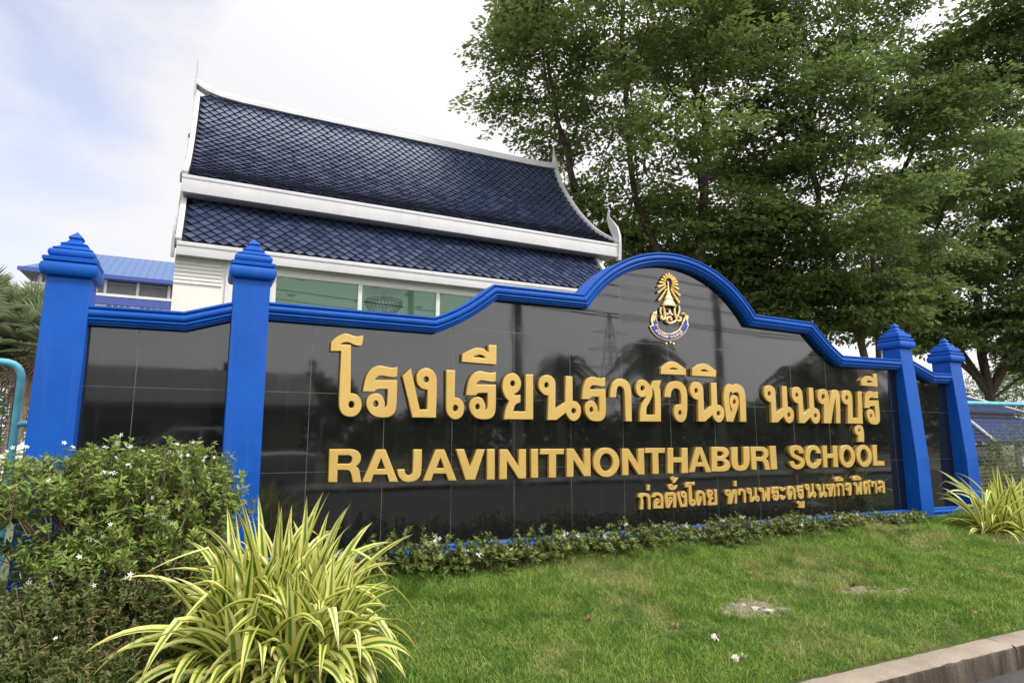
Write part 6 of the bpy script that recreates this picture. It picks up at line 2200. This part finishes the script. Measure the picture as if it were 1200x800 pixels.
# ixora edging along the foot of the wall
protos = []
for v in range(4):
    rng = np.random.default_rng(90 + v)
    root = thing('low_shrub', 'low dense shrub with small white flower heads in the row along the black wall', 'shrub', (0, 0, 0), 0, 'low shrubs along the foot of the sign wall')
    ns = 150
    d = unit(rng.normal(size=(ns, 3)))
    d[:, 2] = np.abs(d[:, 2]) * np.where(rng.random(ns) < 0.85, 1, -0.4)
    lob = np.array([(0, 0, 0.10), (0.13, 0.02, 0.07), (-0.13, -0.02, 0.08), (0.04, -0.07, 0.06)])[rng.integers(0, 4, ns)]
    sp = lob + d * (rng.random((ns, 1)) ** 0.25) * np.array([0.15, 0.13, 0.12 + 0.03 * v / 3])
    sp[:, 2] = np.maximum(sp[:, 2], 0.02)
    j = np.repeat(np.arange(ns), 11)
    gd = unit(d + np.array([0, 0, 0.7]))
    t = rng.random(len(j))
    pos = sp[j] - gd[j] * (t * 0.035)[:, None]
    ax = unit(unit(np.cross(gd[j], rng.normal(size=(len(j), 3)))) + gd[j] * rng.uniform(0.2, 1.1, (len(j), 1)))
    ln = 0.030 * rng.uniform(0.6, 1.25, len(j))
    leaf_mesh('foliage', pos, ax, gd[j], ln, ln * 0.5, M['ixora_leaf'], root, rng, 0.15, np.clip(0.5 * rng.random(ns)[j] + 0.5 * rng.random(len(j)), 0, 1))
    mb = MB()
    for s in range(26):
        q = sp[rng.integers(0, ns)]
        mb.tube([(q[0] * 0.3, q[1] * 0.3, 0), q * 0.6, q], [0.005, 0.004, 0.002], 4, False)
    mb.build('stem', M['twig'], root, smooth=70, recalc=False)
    top = np.where((d[:, 2] > 0.05) & (d[:, 1] < 0.35))[0]
    f = rng.choice(top, 2 + v % 2, replace=False)
    for q in f:
        cl = sp[q] + np.array([0, 0, 0.015]) + rng.normal(0, 0.009, (10, 3))
        flower_mesh('flower_head', cl, 0.0095, M['petal'] if v % 2 == 0 else M['petal_pink'], root, rng, 4)
    protos.append(root)
rs = random.Random(5)
xs = []
x = 0.12
while x < 7.0:
    xs.append(x)
    x += 0.235 + rs.random() * 0.06
first = [True] * 4
for i, x in enumerate(xs):
    v = (i * 7 + rs.randrange(2)) % 4
    near = max(0, 1 - x / 7)
    y = -0.42 - 0.17 * near + rs.uniform(-0.05, 0.05)
    sc = rs.uniform(0.72, 1.16) * (0.90 + 0.40 * near)
    loc = (x, y, float(lawn_z(x, y)) - 0.01)
    o = protos[v] if first[v] else dup(protos[v])
    first[v] = False
    o.location = loc
    o.rotation_euler = (0, 0, rs.uniform(-0.5, 0.5))
    o.scale = (sc, sc, sc * rs.uniform(0.78, 1.05))
weeds = [(0.75, -0.60), (3.05, -0.82), (2.95, -0.70), (4.9, -0.62), (1.35, -0.78), (6.0, -0.80)]
for i, (x, y) in enumerate(weeds):
    rng = np.random.default_rng(120 + i)
    root = thing('weed', 'small broad leaved weed growing in the lawn near the low shrubs', 'weed', ground_at(x, y), 0, 'weeds by the low shrubs')
    n = 34
    az = rng.uniform(0, 6.28, n)
    h = rng.uniform(0.02, 0.16, n)
    pos = np.stack([0.05 * np.cos(az) * rng.random(n), 0.05 * np.sin(az) * rng.random(n), h], 1)
    ax = np.stack([np.cos(az), np.sin(az), rng.uniform(0, 0.7, n)], 1)
    ln = rng.uniform(0.035, 0.065, n)
    leaf_mesh('foliage', pos, ax, np.tile([0, 0, 1.0], (n, 1)) + rng.normal(0, 0.2, (n, 3)), ln, ln * 0.55, M['pale_leaf'] if i % 2 else M['bush_leaf'], root, rng, 0.1)
    MB().tube([(0, 0, 0), (0.01, 0, 0.15)], [0.004, 0.002], 5).build('stem', M['twig'], root)

# ------------------------------------------------------------------ bare soil, rubble and litter on the lawn
SOIL = [(2.80, -1.76, 0.34, 0.14), (3.95, -1.74, 0.24, 0.080), (4.26, -1.85, 0.13, 0.06)]
for i, (x, y, rx, ry_) in enumerate(SOIL):
    rng = np.random.default_rng(140 + i)
    nr, na = 9, 40
    vs = []
    lump = [rng.uniform(0, 6.28) for _ in range(4)]
    for a in range(na):
        an = 2 * math.pi * a / na
        k = 1 + 0.22 * math.sin(2 * an + lump[0]) + 0.14 * math.sin(3 * an + lump[1]) + 0.10 * math.sin(7 * an + lump[2]) + 0.05 * rng.normal()
        for r in range(1, nr + 1):
            q = r / nr
            px_, py_ = x + rx * k * q * math.cos(an), y + ry_ * k * q * math.sin(an)
            vs.append((px_, py_, float(lawn_z(px_, py_)) + 0.009 * (1 - q ** 2) + 0.010 * rng.random() * (q < 0.9) - 0.012 * (q > 0.9)))
    vs.append((x, y, float(lawn_z(x, y)) + 0.014))
    fs = []
    for a in range(na):
        a2 = (a + 1) % na
        for r in range(nr - 1):
            fs.append((a * nr + r, a * nr + r + 1, a2 * nr + r + 1, a2 * nr + r))
        fs.append((na * nr, a * nr, a2 * nr))
    so = MB().add(vs, fs).build('bare_soil', M['soil'], smooth=60)
    structure(so)


def stone(loc, size, seed, label, group, mat=None):
    rng = np.random.default_rng(seed)
    bm = bmesh.new()
    bmesh.ops.create_icosphere(bm, subdivisions=1, radius=1)
    sc = np.array(size)
    for v in bm.verts:
        k = 1 + 0.25 * math.sin(v.co.x * 3 + seed) + 0.22 * math.sin(v.co.y * 4 + seed * 2) + 0.20 * rng.normal()
        v.co = Vector((v.co.x * sc[0] * k, v.co.y * sc[1] * k, max(v.co.z, -0.5) * sc[2] * k))
    me = bpy.data.meshes.new('stone')
    bm.to_mesh(me)
    bm.free()
    me.materials.append(mat or M['rubble'])
    o = link('rubble_stone', me, None, 8)
    o.location = loc
    o.rotation_euler = (0, 0, seed)
    return tag(o, label, 'stone', group)


for i, (dx, dy, s) in enumerate(((-0.03, 0.05, 0.030), (0.01, -0.01, 0.040), (0.05, -0.07, 0.050), (-0.08, 0.085, 0.022), (0.10, -0.085, 0.014), (-0.01, -0.06, 0.014))):
    x, y = 2.78 + dx * 1.2, -1.77 + dy
    stone((x, y, float(lawn_z(x, y)) + 0.016), (s, s * 0.7, s * 0.42), i + 1, 'pale broken plaster lump on the bare soil patch in the lawn', 'plaster lumps on the bare soil')
for i, (x, y) in enumerate(((3.85, -1.72), (4.02, -1.76), (4.10, -1.75), (4.24, -1.83), (4.30, -1.88))):
    stone((x, y, float(lawn_z(x, y)) + 0.022), (0.018, 0.014, 0.010), i + 30, 'small grey brown clod on the far bare soil patches', 'clods on the far soil', M['soil'])


def crumpled(name, label, cat, x, y, lx, ly, seed, mat, rz, group=None):
    rng = np.random.default_rng(seed)
    n, m_ = 9, 6
    vs = []
    for j in range(m_):
        for i in range(n):
            u, v = i / (n - 1) - 0.5, j / (m_ - 1) - 0.5
            e_ = 1 - 0.18 * rng.random() * (abs(u) > 0.45 or abs(v) > 0.45)
            vs.append((u * lx * e_, v * ly * e_, 0.014 + 0.010 * math.sin(7 * u + seed) + 0.008 * math.sin(9 * v + 2 * seed) + 0.004 * rng.normal()))
    vs += [(a, b, c - 0.002) for a, b, c in vs]
    k = n * m_
    fs = []
    for j in range(m_ - 1):
        for i in range(n - 1):
            a = j * n + i
            fs += [(a, a + 1, a + n + 1, a + n), (k + a, k + a + n, k + a + n + 1, k + a + 1)]
    o = MB().add(vs, fs).build(name, mat, None, smooth=30, recalc=False)
    o.location = ground_at(x, y, 0.012)
    o.rotation_euler = (0, 0, rz)
    return tag(o, label, cat, group)


crumpled('paper_scrap', 'crumpled pinkish white paper scrap lying on the lawn near the kerb', 'litter', 2.10, -2.31, 0.13, 0.055, 3, M['paper'], 0.3)
crumpled('paper_scrap', 'small torn whitish scrap on the grass above the larger paper scrap', 'litter', 2.14, -2.08, 0.11, 0.035, 4, M['paper'], 1.0)
for i, (x, y) in enumerate(((2.02, -1.86), (3.98, -1.66), (3.3, -1.28), (4.35, -2.35), (4.62, -1.4), (5.3, -2.1), (1.55, -1.6))):
    crumpled('dry_leaf', 'curled brown dry leaf lying on the lawn', 'leaf', x, y, 0.055, 0.025, 10 + i, M['dead_leaf'], i * 1.1, 'dry leaves on the lawn')

# ------------------------------------------------------------------ grass: denser and finer close to the camera
rng = np.random.default_rng(200)


def grass_pts(n, x0, x1, y0, y1):
    return np.stack([rng.uniform(x0, x1, n), rng.uniform(y0, y1, n)], 1)


P = np.concatenate([grass_pts(120000, -0.9, 3.2, KERB_IN + 0.01, -0.45), grass_pts(95000, 3.0, 8.0, KERB_IN + 0.01, -0.40), grass_pts(16000, 8.0, 15, KERB_IN + 0.01, 0.2), grass_pts(9000, -3.0, -0.9, KERB_IN, -0.4)])
keep = np.ones(len(P), bool)
for (x, y, rx, ry_) in SOIL:
    q = ((P[:, 0] - x) / (rx * 0.98)) ** 2 + ((P[:, 1] - y) / (ry_ * 0.98)) ** 2
    keep &= rng.random(len(P)) < np.clip((q - 0.12 - 0.35 * np.sin(P[:, 0] * 31 + np.sin(P[:, 1] * 23) * 2)) * 0.9, 0.03, 1)
tuft = 0.5 + 0.25 * np.sin(P[:, 0] * 5.1 + 2 * np.sin(P[:, 1] * 3.3)) + 0.25 * np.sin(P[:, 1] * 6.7 + P[:, 0] * 2.2)
fray = KERB_IN + 0.008 + 0.02 * np.abs(np.sin(P[:, 0] * 7.3)) * rng.random(len(P))
keep &= P[:, 1] > fray
P, tuft = P[keep], tuft[keep]
n = len(P)
z = lawn_z(P[:, 0], P[:, 1])
wallside = np.clip((P[:, 1] + 1.35) / 0.8, 0, 1)
hgt = (0.016 + 0.022 * tuft + 0.055 * wallside * tuft) * rng.uniform(0.4, 1.6, n)
hgt += (rng.random(n) < 0.012) * rng.uniform(0.02, 0.09, n)
az = rng.uniform(0, 2 * np.pi, n)
wd = np.stack([np.cos(az), np.sin(az), np.zeros(n)], 1)
az2 = rng.uniform(0, 2 * np.pi, n)
lean = np.stack([np.cos(az2), np.sin(az2), np.zeros(n)], 1) * (hgt * rng.uniform(0.2, 1.3, n))[:, None]
base = np.stack([P[:, 0], P[:, 1], z - 0.002], 1)
wid = (0.0018 + 0.0011 * rng.random(n) + 0.0006 * np.clip(P[:, 0] - 3, 0, 5))[:, None]
v0, v1 = base - wd * wid, base + wd * wid
mid = base + lean * 0.38 + np.stack([0 * hgt, 0 * hgt, hgt * 0.62], 1)
v2, v3 = mid + wd * wid * 0.75, mid - wd * wid * 0.75
v4 = base + lean + np.stack([0 * hgt, 0 * hgt, hgt * np.where(rng.random(n) < 0.5, 1.0, 0.8)], 1)
V = np.stack([v0, v1, v2, v3, v4], 1).reshape(-1, 3)
b = np.arange(n)[:, None] * 5
loops = np.concatenate([b, b + 1, b + 2, b + 3, b + 3, b + 2, b + 4], 1).ravel()
sizes = np.tile([4, 3], n)
g = raw_mesh('grass', V, loops, sizes, M['grass'], None, np.repeat(rng.random(n), 5))
tag(g, 'short green lawn grass with dry patches in front of the sign wall', 'grass', None, 'stuff')
